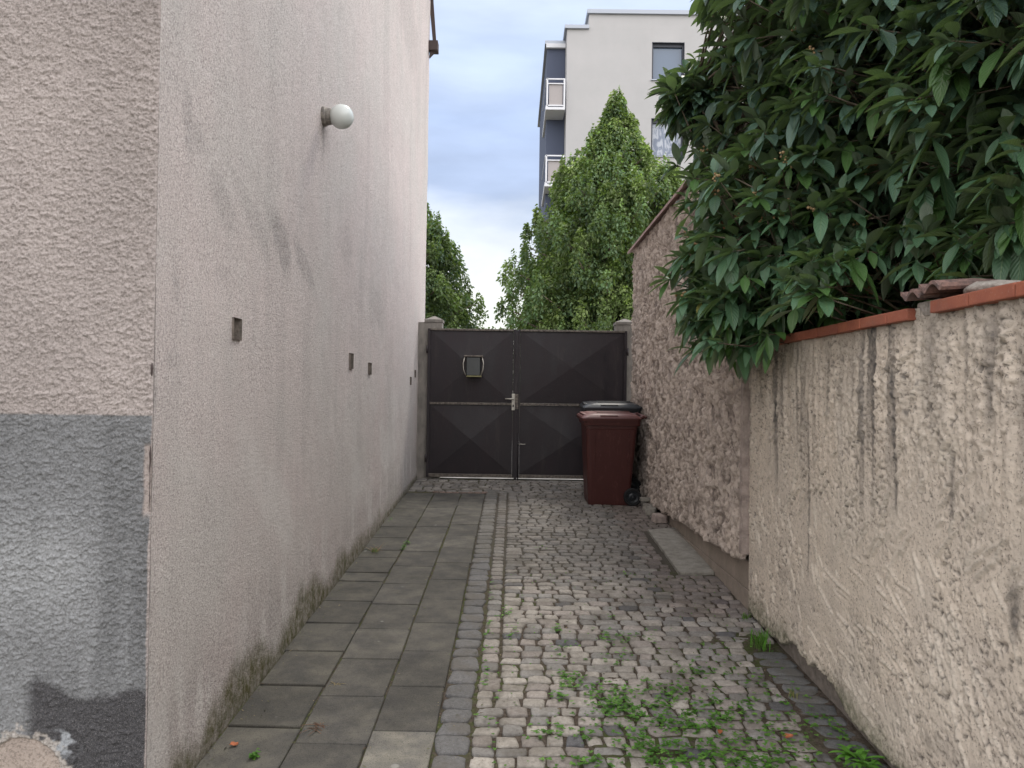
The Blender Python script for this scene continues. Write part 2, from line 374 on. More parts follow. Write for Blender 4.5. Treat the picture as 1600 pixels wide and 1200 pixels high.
# bins
def plastic(nm, col, pale_tone, r0):
    m = Mt(nm, rough=r0, spec=0.4)
    n1 = m.noise(6, 6, 0.7); nrm = m.n('ShaderNodeSeparateXYZ', {'Vector': m.n('ShaderNodeNewGeometry').outputs['Normal']}).outputs['Z']
    up = m.rng(nrm, 0.6, 1.0, 0.0, 0.85)
    n2 = m.noise(26, 5, 0.75, (1, 1, 0.3)); c = m.mix(m.math('MULTIPLY', m.rng(n2, 0.56, 0.68), 0.22), col, pale_tone)
    c = m.mix(m.rng(n1, 0.35, 0.7, 0, 0.25), c, tuple(x*1.5+0.003 for x in col))
    c = m.mix(m.math('MULTIPLY', up, m.rng(n1, 0.3, 0.7, 0.55, 1.0)), c, pale_tone)   # upward faces mixed towards the paler tone
    m.color(c); m.bump(m.noise(220, 2), 0.001, 0.5); M[nm] = m.m
plastic('maroon_plastic', (0.055, 0.015, 0.013), (0.24, 0.11, 0.10), 0.42)
plastic('black_plastic', (0.016, 0.019, 0.022), (0.055, 0.062, 0.072), 0.32)
M['rubber'] = Mt('black_rubber', (0.012, 0.012, 0.013), 0.65, 0.3).m
# lamp
m = Mt('opal_glass', (0.58, 0.61, 0.585), 0.12, 0.5); m.b.inputs['Subsurface Weight'].default_value = 0.3; m.b.inputs['Subsurface Radius'].default_value = (0.03, 0.03, 0.03); M['opal'] = m.m
m = Mt('lamp_cap', rough=0.6, spec=0.3); m.color(m.mix(m.rng(m.noise(40, 4), 0.4, 0.6), (0.22, 0.20, 0.17), (0.12, 0.11, 0.10))); M['lampcap'] = m.m
# building
m = Mt('apartment_render', rough=0.9, spec=0.1)
c = m.mix(m.rng(m.noise(0.35, 6, 0.65), 0.35, 0.68), (0.43, 0.425, 0.425), (0.375, 0.375, 0.375))
c = m.mix(m.rng(m.noise(1.2, 4, 0.6, (1, 1, 0.3)), 0.55, 0.75, 0, 0.25), c, (0.34, 0.33, 0.325)); m.color(c); M['apt'] = m.m
M['aptdark'] = Mt('blue_grey_render', (0.085, 0.10, 0.145), 0.8, 0.2).m
M['aptbox'] = Mt('beige_infill_panel', (0.34, 0.315, 0.31), 0.7, 0.3).m
M['white_metal'] = Mt('white_metal', (0.62, 0.63, 0.66), 0.5, 0.4).m
M['flash'] = Mt('roof_flashing', (0.34, 0.37, 0.42), 0.45, 0.5, 0.3).m
M['wframe'] = Mt('dark_window_frame', (0.05, 0.055, 0.07), 0.5, 0.4).m
m = Mt('window_glass', (0.10, 0.14, 0.20), 0.06, 0.8); M['glass'] = m.m
m = Mt('net_curtain', rough=0.8, spec=0.3)
n1 = m.noise(5, 4, 0.6, (1, 1, 0.5), 1.5); m.color(m.mix(m.rng(n1, 0.42, 0.58), (0.20, 0.23, 0.29), (0.42, 0.45, 0.50))); M['curtain'] = m.m
M['roofbrown'] = Mt('brown_fascia', (0.055, 0.04, 0.038), 0.6, 0.3).m
# plants
def leafmat(nm, under, trans=0.25, rough=0.42, vein=0.0, spec=0.35):
    m = Mt(nm, rough=rough, spec=spec)
    cc, _, _, _ = m.attr('col'); _, eR, eG, eB = m.attr('ext')
    c = cc
    if vein:                       # paler midrib and side veins; ext R = across, G = along
        rib = m.rng(m.math('ABSOLUTE', m.math('SUBTRACT', eR, 0.5)), 0.0, 0.05, 1.0, 0.0)
        sv = m.math('SINE', m.math('MULTIPLY', m.math('ADD', eG, m.math('MULTIPLY', m.math('ABSOLUTE', m.math('SUBTRACT', eR, 0.5)), -0.5)), 62.0))
        c = m.mix(m.math('MULTIPLY', rib, 0.65), c, (0.17, 0.24, 0.12)); c = m.mix(m.rng(sv, 0.6, 1.0, 0, 0.18), c, (0.14, 0.20, 0.10))
        m.bump(sv, 0.0012, 0.5)
    gn = m.n('ShaderNodeNewGeometry'); c = m.mix(gn.outputs['Backfacing'], c, under)
    m.color(c)
    tr = m.n('ShaderNodeBsdfTranslucent', {'Color': m.mix(1.0, c, (1.5, 1.8, 0.6), 'MULTIPLY')})
    ms = m.n('ShaderNodeMixShader', {0: trans}); m.t.links.new(m.b.outputs[0], ms.inputs[1]); m.t.links.new(tr.outputs[0], ms.inputs[2])
    m.t.links.new(ms.outputs[0], m.out.inputs[0]); M[nm] = m.m
leafmat('shrub_leaf', (0.135, 0.185, 0.125), 0.22, 0.36, 1.0, 0.55)
leafmat('tree_leaf', (0.12, 0.16, 0.06), 0.35, 0.5, 0.0)
leafmat('weed_leaf', (0.10, 0.17, 0.05), 0.30, 0.6, 0.0, 0.2)
m = Mt('bark', rough=0.9, spec=0.15); m.color(m.mix(m.rng(m.noise(25, 5, 0.7, (1, 1, 0.3)), 0.38, 0.62), (0.09, 0.07, 0.05), (0.17, 0.14, 0.11))); m.bump(m.noise(40, 4), 0.006); M['bark'] = m.m
m = Mt('brown_buds', rough=0.85, spec=0.2); m.color(m.mix(m.rng(m.noise(90, 3), 0.4, 0.6), (0.24, 0.15, 0.075), (0.36, 0.27, 0.15))); M['buds'] = m.m
m = Mt('dead_leaf', rough=0.7, spec=0.2); m.color(m.mix(m.rng(m.noise(60, 3), 0.4, 0.6), (0.40, 0.13, 0.06), (0.25, 0.09, 0.045))); M['dead'] = m.m
m = Mt('straw', rough=0.8, spec=0.2); m.color(m.mix(m.rng(m.noise(60, 3), 0.4, 0.6), (0.34, 0.27, 0.17), (0.20, 0.14, 0.09))); M['straw'] = m.m

XL, XR, YC, YE = -1.29, 1.60, 2.75, 11.1       # alley sides, house corner and house end

# ------------------------------------------------------------ ground
ys = np.array([-300, -6.0, -2, 0, 3, 6, 9, 12.0, 20, 60, 700]); xs = np.array([-500, -60, -10, -1.4, 0, 1.7, 10, 60, 500.0])
U, V, F = grid(xs, ys); tag(nmesh('ground', np.stack([U, V, gz(V)-0.075], 1), F, M['ground'], smooth=False), kind='structure')
U, V, F = grid(np.array([-30, 0, 30.0]), np.array([10.37, 12.0, 17.5])); tag(nmesh('road', np.stack([U, V, gz(V)+0.004], 1), F, M['road'], smooth=False), kind='structure')

def undul(x, y): return 0.016*(fbm(x*1.3, y*1.3, 41, 3)-0.5)
def wet(x, y):                                   # where earth lies over the stones
    a = sst(0.56, 0.70, fbm(x*2.1+3, y*2.6, 52, 4))*sst(5.7, 4.6, y)*sst(0.25, 0.75, x)
    b = sst(0.80, 1.3, x)*sst(4.3, 3.6, y)*0.55
    return np.clip(a*1.15+b*sst(0.40, 0.6, fbm(x*3, y*3, 57, 4)), 0, 1)
us = np.arange(-0.34, 1.66, 0.014); vs = np.arange(1.2, 10.9, 0.016)
U, V, F = grid(us, vs)
Wt = wet(U, V)
Z = gz(V)+undul(U, V)-0.0100+0.017*Wt*fbm(U*9, V*9, 66, 3)+0.012*(fbm(U*11, V*11, 62, 3)-0.5)+0.008*(fbm(U*30, V*30, 61, 3)-0.5)
Z = np.where(U < -0.33, Z-0.02, Z)
G = np.clip(sst(0.45, 0.7, fbm(U*1.7, V*1.7, 77, 4))+sst(0.02, -0.16, U)*0.9*sst(0.35, 0.6, fbm(U*3, V*2, 79, 3)), 0, 1)*sst(7.6, 5.5, V)
tag(nmesh('soil', np.stack([U, V, Z], 1), F, M['soil'], extra=np.stack([Wt, G, sst(5.4, 6.6, V)], 1)), kind='structure')
U, V, F = grid(np.arange(-1.32, -0.30, 0.03), np.arange(1.2, 10.9, 0.03))
tag(nmesh('soil_strip', np.stack([U, V, gz(V)-0.014+0.006*(fbm(U*20, V*20, 3)-0.5)], 1), F, M['soil'], extra=np.stack([0*U, 0.7+0*U, 0*U], 1)), kind='structure')
o = bpy.data.objects['soil_strip']; o.name = 'earth_bed'

def stones(name, L, m):
    """L: list of (cx, cy, hx, hy, rot, colour, zoff, irregular, round). One sheet of paving stones."""
    nP = 16; ang = np.arange(nP)*2*np.pi/nP+2*np.pi/32
    Vs, Fs, Cs = [], [], []; base = 0
    rings = ((1.0, -0.045), (0.985, -0.008), (0.945, -0.0015), (0.72, 0.001), (0.35, 0.002))
    ft = []
    for r in range(4):
        for k in range(nP): a = r*nP+k; b = r*nP+(k+1) % nP; ft.append((a, b, b+nP, a+nP))
    ft = np.array(ft); tri = np.array([(4*nP+k, 4*nP+(k+1) % nP, 5*nP, 5*nP) for k in range(nP)])
    for (cx, cy, hx, hy, rot, col, zo, irr, p) in L:
        q = 2.0/p
        wx, wy = 0.20*(rng.random(2)-0.5)*(1 if irr > 0.15 else 0.3)
        x = np.sign(np.cos(ang))*np.abs(np.cos(ang))**q; y = np.sign(np.sin(ang))*np.abs(np.sin(ang))**q
        w = 1+irr*(rng.random(nP)-0.5); w = (w+np.roll(w, 1))/2
        x, y = x*w*(1+wx*y)*hx, y*w*(1+wy*x)*hy
        tx, ty = (rng.random(2)-0.5)*0.09*irr*3
        sh = (rng.random()-0.5)*irr*1.2
        x = x+y*sh
        pts = []
        for s, z in rings: pts.append(np.stack([x*s, y*s, np.full(nP, z)], 1))
        P = np.vstack(pts+[np.array([[0, 0, 0.003]])])
        P[nP:, 2] += (rng.random(len(P)-nP)-0.5)*0.0055*(1 if irr > 0.1 else 0.25)
        P[:, 2] += P[:, 0]*tx+P[:, 1]*ty+zo
        c, s = math.cos(rot), math.sin(rot)
        X = P[:, 0]*c-P[:, 1]*s+cx; Y = P[:, 0]*s+P[:, 1]*c+cy
        Vs.append(np.stack([X, Y, P[:, 2]+gz(Y)+undul(cx, cy)], 1)); Fs.append(ft+base)
        Fs.append(tri+base); Cs.append(np.tile(col, (len(P), 1))); base += len(P)
    Fa = np.vstack(Fs); V = np.vstack(Vs); C = np.vstack(Cs)
    quads = Fa[Fa[:, 2] != Fa[:, 3]]; tris = Fa[Fa[:, 2] == Fa[:, 3]][:, :3]
    me = bpy.data.meshes.new(name)
    me.from_pydata(V.tolist(), [], quads.tolist()+tris.tolist())
    at = me.color_attributes.new('col', 'FLOAT_COLOR', 'POINT'); at.data.foreach_set('color', np.hstack([C, np.ones((len(C), 1))]).astype(np.float32).ravel())
    return link(name, me, m, None, True)
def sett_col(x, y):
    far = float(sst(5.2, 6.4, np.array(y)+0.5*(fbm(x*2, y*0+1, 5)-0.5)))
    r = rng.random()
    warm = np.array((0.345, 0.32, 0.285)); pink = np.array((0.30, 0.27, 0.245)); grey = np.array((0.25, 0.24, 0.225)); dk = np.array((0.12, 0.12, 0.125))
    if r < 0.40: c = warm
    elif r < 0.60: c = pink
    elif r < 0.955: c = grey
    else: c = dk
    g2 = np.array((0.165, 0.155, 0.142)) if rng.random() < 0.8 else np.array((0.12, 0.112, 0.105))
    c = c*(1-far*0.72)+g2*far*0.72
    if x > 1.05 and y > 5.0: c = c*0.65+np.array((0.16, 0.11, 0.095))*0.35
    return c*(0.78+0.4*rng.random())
L = []
y = 1.5
while y < 9.35:
    row = 0.076+0.022*rng.random()
    x = -0.165
    w0 = 0.08
    if y > 4: x = -0.05                         # second, narrow column of edging stones further on
    end = 1.60 if y > 5.95 else 1.60
    if 5.93 < y < 7.45: end = 1.27
    if 3.0 < y < 4.5: end = 1.38
    while x < end-0.03:
        w = 0.082+0.075*rng.random()
        if x+w > end: w = end-x
        if w > 0.04:
            yy = y+row/2+0.018*(fbm(x*1.4+7, y*1.1, 91, 2)-0.5)*3+0.006*(rng.random()-0.5)
            irr = 0.27 if y < 5.9 else 0.20
            if not (wet(np.array(x), np.array(yy)) > 0.82 and rng.random() < 0.2):
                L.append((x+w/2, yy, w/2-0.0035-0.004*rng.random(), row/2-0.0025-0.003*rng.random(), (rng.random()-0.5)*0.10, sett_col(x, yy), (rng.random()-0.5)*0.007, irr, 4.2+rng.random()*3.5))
        x += w
    y += row
y = 4.0
while y < 9.4:                                   # the narrow column
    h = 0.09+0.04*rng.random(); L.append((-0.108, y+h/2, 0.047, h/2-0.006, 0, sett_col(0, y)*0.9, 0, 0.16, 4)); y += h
y = 3.0
while y < 4.45:                                  # grey headers along the foot of the right wall
    h = 0.085+0.05*rng.random(); L.append((1.49, y+h/2, 0.095, h/2-0.005, -0.05, np.array((0.12, 0.122, 0.122))*(0.8+0.5*rng.random()), -0.004, 0.30, 4)); y += h
y = 9.40
while y < 10.22:                                 # irregular stones in front of the gate
    x = -1.28
    while x < 1.6:
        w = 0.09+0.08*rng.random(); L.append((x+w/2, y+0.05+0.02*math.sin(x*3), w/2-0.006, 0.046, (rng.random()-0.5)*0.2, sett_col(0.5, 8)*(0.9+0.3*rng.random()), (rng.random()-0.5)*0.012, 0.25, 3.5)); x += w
    y += 0.10
tag(stones('cobblestone_paving', L, M['sett']), kind='structure')
L = []
y = 1.5
while y < 9.4:
    h = 0.12+0.07*rng.random()
    v = 0.85+0.35*rng.random()
    L.append((-0.245, y+h/2, 0.073, h/2-0.004, (rng.random()-0.5)*0.03, np.array((0.135, 0.134, 0.134))*v if y < 6.5 else np.array((0.14, 0.135, 0.125))*v, 0.001, 0.22, 5)); y += h
tag(stones('kerb_setts', L, M['sett']), kind='structure')
L = [(-0.93+0.085*k, 9.30+0.055*((k-3.5)/3.5)**2, 0.040, 0.030, 0.0, np.array((0.19, 0.14, 0.12))*(0.8+0.4*rng.random()), 0.006, 0.12, 5) for k in range(8)]
tag(stones('brick_edging', L, M['sett']), kind='structure')

def slab_sheet():
    cols = ((-1.275, -0.938, 1.72), (-0.934, -0.612, 1.50), (-0.608, -0.326, 1.62))
    Vs, Fs, Cs = [], [], []; base = 0
    for ci, (x0, x1, y0) in enumerate(cols):
        y = y0
        while y < 9.28:
            h = 0.46 if ci else (0.44 if rng.random() < 0.75 else 0.23)
            y1 = min(y+h, 9.28)
            g = 0.0015+0.0035*rng.random(); gy = 0.0015+0.007*rng.random()**2*(1.6 if ci == 0 else 0.5)
            tx, ty = (rng.random()-0.5)*0.026, (rng.random()-0.5)*0.014*(1.8 if ci == 0 else 0.6)
            zc = (rng.random()-0.5)*0.003
            a0, a1, b0, b1 = x0+g, x1-g, y+gy, y1-gy
            jx = (rng.random(4)-0.5)*0.010
            v = 0.85+0.35*rng.random()
            col = np.array((0.070, 0.067, 0.062))*v
            if ci == 2 and y < 3.2: col = np.array((0.13, 0.125, 0.115))
            if ci == 0: col = np.array((0.066, 0.063, 0.057))*v
            cor = [(a0+jx[0], b0), (a1+jx[1], b0), (a1+jx[2], b1), (a0+jx[3], b1)]
            mx, my = (a0+a1)/2, (b0+b1)/2; P = []
            for s, z in ((0, -0.04), (0, -0.004), (0.004, 0.0)):
                for (px_, py_) in cor:
                    px2 = px_+(s if px_ < mx else -s); py2 = py_+(s if py_ < my else -s)
                    P.append((px2, py2, gz(py2)+z+zc+(px2-mx)*tx+(py2-my)*ty))
            Vs += P; n = base
            for r in range(2):
                for k in range(4): Fs.append((n+r*4+k, n+r*4+(k+1) % 4, n+r*4+4+(k+1) % 4, n+r*4+4+k))
            Fs.append((n+8, n+9, n+10, n+11)); Cs += [col]*12; base += 12
            y = y1
    return nmesh('path', np.array(Vs), [tuple(f) for f in Fs], M['slab'], smooth=False, col=np.array(Cs))
tag(slab_sheet(), kind='structure')

# ------------------------------------------------------------ left house
house = thing('house', (-4.0, YC, 0.14), 'tall house with pinkish roughcast walls and a grey painted base at its front corner', 'house')
holes = []
for (px, py, hw, hh) in ((368, 514, 0.052, 0.050), (548, 564, 0.055, 0.060), (577, 576, 0.055, 0.052), (648, 584, 0.05, 0.048), (641, 595, 0.045, 0.05)):
    yy, zz = on_x(px, py, XL); holes.append((yy, zz, hw, hh))
def lines(a, b, step, keep):
    v = np.arange(a, b+1e-6, step); 
    keep = np.array(keep); v = v[[np.min(np.abs(keep-q)) > step*0.35 for q in v]] if len(keep) else v
    v = np.concatenate([v, keep, [a, b]]); return np.unique(np.round(v, 5))
yk = [q for h in holes for q in (h[0]-h[2], h[0]+h[2])]; zk = [q for h in holes for q in (h[1]-h[3], h[1]+h[3])]
us = lines(YC, YE, 0.03, [q for q in yk if q < YE]); vs = lines(0.0, 7.6, 0.03, zk)
def inhole(u, v):
    k = np.zeros(u.shape, bool)
    for (a, b, w, h) in holes: k |= (abs(u-a) < w) & (abs(v-b) < h)
    return ~k
U, V, F = grid(us, vs, inhole)
F = F[:, ::-1]
hg = V-gz(U)                                     # height above the paving
st = np.zeros(len(U))
def blob(px, py, ru, rv, amp, ang=0.0, ed=0.45):
    a, b = on_x(px, py, XL); du, dv = U-a, V-b; c, s = math.cos(ang), math.sin(ang)
    p, q = 0.75*(du*c+dv*s)/ru, (-du*s+dv*c)/rv
    r = np.sqrt(p*p+q*q)+0.9*(fbm(U*7, V*7, 12, 4)-0.5)
    return amp*sst(1.0, ed, r)
for b in ((295, 195, 0.05, 0.16, 0.38, 0.2), (310, 215, 0.06, 0.10, 0.28), (350, 318, 0.18, 0.12, 0.30, -0.5), (440, 380, 0.22, 0.13, 0.50, -0.6), (475, 415, 0.25, 0.10, 0.42, -0.5),
          (400, 350, 0.35, 0.10, 0.24, -0.5), (540, 380, 0.2, 0.2, 0.22), (275, 450, 0.04, 0.10, 0.35), (268, 560, 0.05, 0.05, 0.3), (590, 480, 0.5, 0.3, 0.22), (345, 430, 0.08, 0.06, 0.2),
          (240, 600, 0.02, 0.10, 0.5), (640, 40, 1.2, 0.5, 0.25)):
    st = np.maximum(st, blob(*b))
ly, lz = on_x(506, 182, XL)
st = np.maximum(st, 0.8*np.exp(-((U-ly)/0.035)**2)*sst(lz-0.45, lz-0.05, V)*sst(lz+0.02, lz-0.06, V))
st = np.maximum(st, 0.15*sst(0.60, 0.80, fbm(U*4.2, V*0.55, 19, 3))*sst(0.2, 1.2, hg))
drk = sst(0.62, 0.02, hg+0.34*(fbm(U*1.9, V*0.8, 23, 3)-0.5))
st = np.maximum(st, 0.42*drk)
moss = sst(0.21, 0.05, hg+0.38*(fbm(U*2.6, U*0+2, 29, 4)-0.50))*sst(9.8, 5.5, U)*0.98
moss = np.maximum(moss, sst(0.09, 0.02, hg)*0.9)
lime = sst(0.55, 0.75, fbm(U*9, V*1.2, 33, 3))*sst(0.62, 0.3, hg)*sst(0.05, 0.25, hg)*0.75
lime = np.maximum(lime, 0.5*sst(0.55, 0.75, fbm(U*2+V*1.3, V*1.8, 35, 4))*sst(1.6, 0.8, hg)*sst(0.3, 0.6, hg))
dx = 0.02*(fbm(U*0.8, V*0.8, 44, 3)-0.5)+0.012*sst(0.25, 0.0, hg)+0.006*(fbm(U*5, V*5, 45, 3)-0.5)
dx = np.where(U < YC+0.03, dx*0.3, dx)
wall = nmesh('side_wall', np.stack([XL+dx, U, V], 1), F, M['pink'], house, extra=np.stack([st, moss, lime], 1))
for (a, b, w, h) in holes:                       # square vent openings with a ribbed brick at the back
    bm = bmesh.new()
    x0 = XL+0.012; x1 = XL-0.075
    def q(*p): bm.faces.new([bm.verts.new(v) for v in p])
    q((x0, a-w, b-h), (x0, a+w, b-h), (x1, a+w, b-h), (x1, a-w, b-h)); q((x0, a-w, b+h), (x1, a-w, b+h), (x1, a+w, b+h), (x0, a+w, b+h))
    q((x0, a-w, b-h), (x1, a-w, b-h), (x1, a-w, b+h), (x0, a-w, b+h)); q((x0, a+w, b-h), (x0, a+w, b+h), (x1, a+w, b+h), (x1, a+w, b-h))
    q((x1, a-w, b-h), (x1, a+w, b-h), (x1, a+w, b+h), (x1, a-w, b+h))
    for k in range(9): abox(bm, (XL-0.035, a, b-h+(k+0.5)*2*h/9), (0.022, 2*w-0.004, h/9*1.05))
    vt = bmo('vent', bm, M['core'], house)
# front face
def paint_front(X, Z):
    base = np.array((0.345, 0.305, 0.285)); n = fbm(X*2.2, Z*2.2, 101, 4)
    c = base[None, :]*(0.86+0.30*n)[:, None]
    c = c*(1-0.10*sst(-1.75, -1.35, X)[:, None]*sst(1.6, 2.4, Z)[:, None])
    edge = on_y(120, 648, YC)[1]+0.004*(fbm(X*30, Z*0, 7)-0.5)
    P = sst(0.004, -0.004, Z-edge)
    P = P*sst(XL-0.003, XL-0.008, X+0.012*(fbm(Z*8, Z*0, 9, 3)-0.5))
    grey = np.array((0.185, 0.190, 0.195)); pale = np.array((0.33, 0.34, 0.345)); dark = np.array((0.065, 0.064, 0.068))
    g = np.tile(grey, (len(X), 1))
    wz = on_y(60, 900, YC)[1]
    pal = np.exp(-((Z-wz)/0.24)**2)*(0.30+0.7*fbm(X*3, Z*3, 111, 4))*sst(-1.30, -1.62, X-0.0)
    pal = np.maximum(pal, 0.30*sst(1.3, 1.0, Z)*sst(0.4, 0.65, fbm(X*14, Z*2.2, 113, 4)))
    vd = sst(0.45, 0.7, fbm(X*7, Z*0.8, 114, 3))
    g = g*(1-pal[:, None])+pale*pal[:, None]; g = g*(1-0.22*vd[:, None])
    dz = on_y(140, 1075, YC)[1]+0.05*(fbm(X*6, Z*0, 115, 3)-0.5)*2
    dk = sst(0.01, -0.03, Z-dz)*sst(-1.75, -1.68, X)
    spots = sst(0.52, 0.70, fbm(X*26, Z*26, 117, 3))*sst(0.55, 0.2, np.hypot((X+1.58)/0.16, (Z-0.44)/0.14))
    dark2 = dark*(1-spots[:, None])+np.array((0.33, 0.35, 0.37))*spots[:, None]
    g = g*(1-dk[:, None])+dark2*dk[:, None]
    # where the coating has come away
    cx, cz = on_y(35, 1210, YC); rad = np.hypot((X-cx)/0.135, (Z-cz)/0.13)+0.16*(fbm(X*22, Z*22, 119, 4)-0.5)
    exposed = sst(1.03, 0.98, rad)
    rim = sst(1.25, 1.1, rad+0.7*(fbm(X*60, Z*60, 121, 3)-0.5))
    g = g*(1-0.8*rim[:, None])+np.array((0.46, 0.42, 0.38))*0.8*rim[:, None]
    g = g*(1-exposed[:, None])+np.array((0.40, 0.335, 0.29))*exposed[:, None]*(0.8+0.4*fbm(X*9, Z*16, 123, 4))[:, None]
    c = c*(1-P[:, None])+g*P[:, None]
    # chipped corner strip
    za, zb = on_y(245, 805, YC)[1], on_y(245, 695, YC)[1]
    ch = sst(za-0.02, za+0.02, Z)*sst(zb+0.01, zb-0.01, Z)*sst(XL-0.032, XL-0.026, X+0.012*(fbm(Z*16, Z*0, 10, 3)-0.5))
    c = c*(1-ch[:, None])+np.array((0.36, 0.31, 0.285))*ch[:, None]
    return c, exposed, P, ch
def stucco_h(X, Z):
    a = fbm(X*125+1.5*fbm(X*20, Z*20, 3), Z*160, 131, 3, 0.7)
    b = fbm(X*52+2*fbm(X*30, Z*30, 133), Z*74, 137, 3, 0.6)
    return 0.0065*sst(0.36, 0.72, a)+0.0075*sst(0.45, 0.72, b)
def front_piece(xs, zs, dense):
    U, V, F = grid(xs, zs)
    c, ex, P, ch = paint_front(U, V)
    h = stucco_h(U, V) if dense else 0.003+0*U
    h = 0.60*h*(1-0.35*P*sst(1.0, 0.5, V))*(1-ex)*(1-ch)-0.006*ex-0.004*ch+0.010*(fbm(U*2, V*2, 139, 3)-0.5)
    edge = sst(XL-0.006, XL, U); h = h*(1-edge)
    return U, V, F, h, c
U1, V1, F1, h1, c1 = front_piece(np.arange(-1.95, XL+1e-6, 0.0033), np.arange(0.30, 3.25, 0.0036), True)
U2, V2, F2, h2, c2 = front_piece(np.linspace(-9, -1.95, 60), np.arange(0.0, 7.6, 0.1), False)
U3, V3, F3, h3, c3 = front_piece(np.linspace(-1.95, XL, 14), np.linspace(3.2464, 7.6, 50), False)
U4, V4, F4, h4, c4 = front_piece(np.linspace(-1.95, XL, 14), np.linspace(0, 0.30, 4), False)
Vv = []; Ff = []; Cc = []; n0 = 0
for (U, V, F, h, c) in ((U1, V1, F1, h1, c1), (U2, V2, F2, h2, c2), (U3, V3, F3, h3, c3), (U4, V4, F4, h4, c4)):
    Vv.append(np.stack([U, YC-h, V], 1)); Ff.append(F+n0); Cc.append(c); n0 += len(U)
fr = nmesh('front_wall', np.vstack(Vv), np.vstack(Ff), M['front'], house, col=np.vstack(Cc), extra=np.zeros((n0, 3)))
bm = bmesh.new(); abox(bm, (-5.2, (YC+YE)/2+0.1, 3.8), (7.62, YE-YC-0.02, 7.6)); bmo('inner_wall', bm, M['core'], house)
# broken edge of the coating at the corner
bm = bmesh.new(); z0 = on_y(245, 800, YC)[1]; z1 = on_y(248, 697, YC)[1]
pts = [(XL-0.005+0.004*(random.random()-0.5), YC-0.003, z0+(z1-z0)*k/9) for k in range(10)]
atube(bm, pts, [0.0005, 0.0012, 0.002, 0.001, 0.0018, 0.001, 0.002, 0.003, 0.0035, 0.001], 5)
bmo('crack', bm, M['roofbrown'], house, True); bm = bmesh.new()
pts = [(XL-0.004, YC-0.007, on_y(246, 588-3*k, YC)[1]) for k in range(8)]; atube(bm, pts, [0.001, 0.003, 0.004, 0.004, 0.005, 0.004, 0.003, 0.001], 5)
bmo('crack', bm, M['roofbrown'], house, True)
# roof end: verge board, gutter end box and bracket
xg, zg = on_y(680, 74, YE-0.05)
bm = bmesh.new(); abox(bm, (xg-0.02, YE-0.05, zg), (0.13, 0.16, 0.14), 0.006); bmo('gutter_end', bm, M['roofbrown'], house)
bm = bmesh.new()
vs_ = [bm.verts.new((x, y, z)) for y in (YE-0.09, YE-0.03) for (x, z) in ((xg-0.07, zg-0.07), (xg+0.0, zg-0.07), (xg-0.08, zg-0.16))]
bm.faces.new(vs_[:3]); bm.faces.new(vs_[3:][::-1])
for k in range(3): bm.faces.new((vs_[k], vs_[(k+1) % 3], vs_[3+(k+1) % 3], vs_[3+k]))
bmo('gutter_bracket', bm, M['roofbrown'], house)
xv, zv = on_y(675, 2, YE)
bm = bmesh.new(); atube(bm, [(xg-0.015, YE+0.02, zg+0.08), (xv-0.01, YE+0.02, zv), (xv-0.06, YE+0.02, zv+0.8)], [0.035, 0.042, 0.05], 4); bmo('verge_board', bm, M['roofbrown'], house)
bm = bmesh.new(); abox(bm, (-5.15, (YC+YE)/2+0.1, 7.72), (8.0, YE-YC+0.3, 0.2), 0.02); bmo('roof', bm, M['roofbrown'], house)

# wall lamp
ly, lz = on_x(505, 182, XL)
lamp = thing('wall_lamp', (XL, ly, lz), 'white glass globe lamp mounted high on the pink roughcast house wall', 'lamp')
bm = bmesh.new()
def ringx(x, r, n=24, dz=0.0): return [(x, ly+r*math.cos(2*math.pi*k/n), lz+dz+r*math.sin(2*math.pi*k/n)) for k in range(n)]
loft(bm, [ringx(XL-0.005, 0.064), ringx(XL+0.018, 0.064), ringx(XL+0.024, 0.058), ringx(XL+0.055, 0.052), ringx(XL+0.060, 0.046)]); bmo('lamp_base', bm, M['lampcap'], lamp, False)
bm = bmesh.new(); bmesh.ops.create_uvsphere(bm, u_segments=40, v_segments=24, radius=0.080)
bmesh.ops.translate(bm, verts=bm.verts, vec=(XL+0.122, ly, lz)); bmo('globe', bm, M['opal'], lamp, True)

# ------------------------------------------------------------ right walls
YS = 5.09                                        # seam between near and far wall
ZT = 2.05
nw = thing('garden_wall', (XR, 3.0, 0.14), 'low cement-rendered garden wall with red tile coping under the big shrub', 'wall')
ys_ = np.concatenate([np.arange(-3.0, 2.1, 0.06), np.arange(2.1, YS, 0.0072), [YS]]); zs_ = np.arange(-0.1, ZT+1e-6, 0.0078); zs_[-1] = ZT
U, V, F = grid(ys_, zs_)
hgt = V-gz(U)
top = sst(1.15, 1.75, V+0.25*(fbm(U*3, V*0, 203, 3)-0.5))
warp = 0.7*fbm(U*3, V*2.2, 199, 3)
rid = fbm(U*21+warp*2, V*0.9+0.5*fbm(U*5, V*5, 201), 205, 2)
h = 0.013*sst(0.46, 0.58, rid)*top*(0.35+0.65*sst(0.35, 0.6, fbm(U*4, V*3, 204, 3)))
rid2 = fbm(U*55+warp*5, V*14, 206, 3); h = h+0.007*sst(0.42, 0.66, rid2)*top
h = h+0.005*fbm(U*11, V*11, 207, 4)+0.022*(fbm(U*1.7, V*1.7, 209, 3)-0.5)
zone = sst(0.44, 0.60, fbm(U*1.9+4, V*1.7, 212, 3)+0.16*sst(3.5, 2.9, U)*top-0.08)
lump = fbm(U*52+6*warp, V*60+5*fbm(U*14, V*14, 214), 210, 4, 0.65); h = h+0.0085*sst(0.50, 0.66, lump)*zone*(0.22+0.55*top)+0.0015*sst(0.5, 0.7, lump)
pit = 0.6*sst(0.62, 0.70, fbm(U*34, V*40, 211, 4, 0.6))*sst(0.36, 0.6, fbm(U*3.2, V*3.2, 213, 3))
h = h-0.013*pit
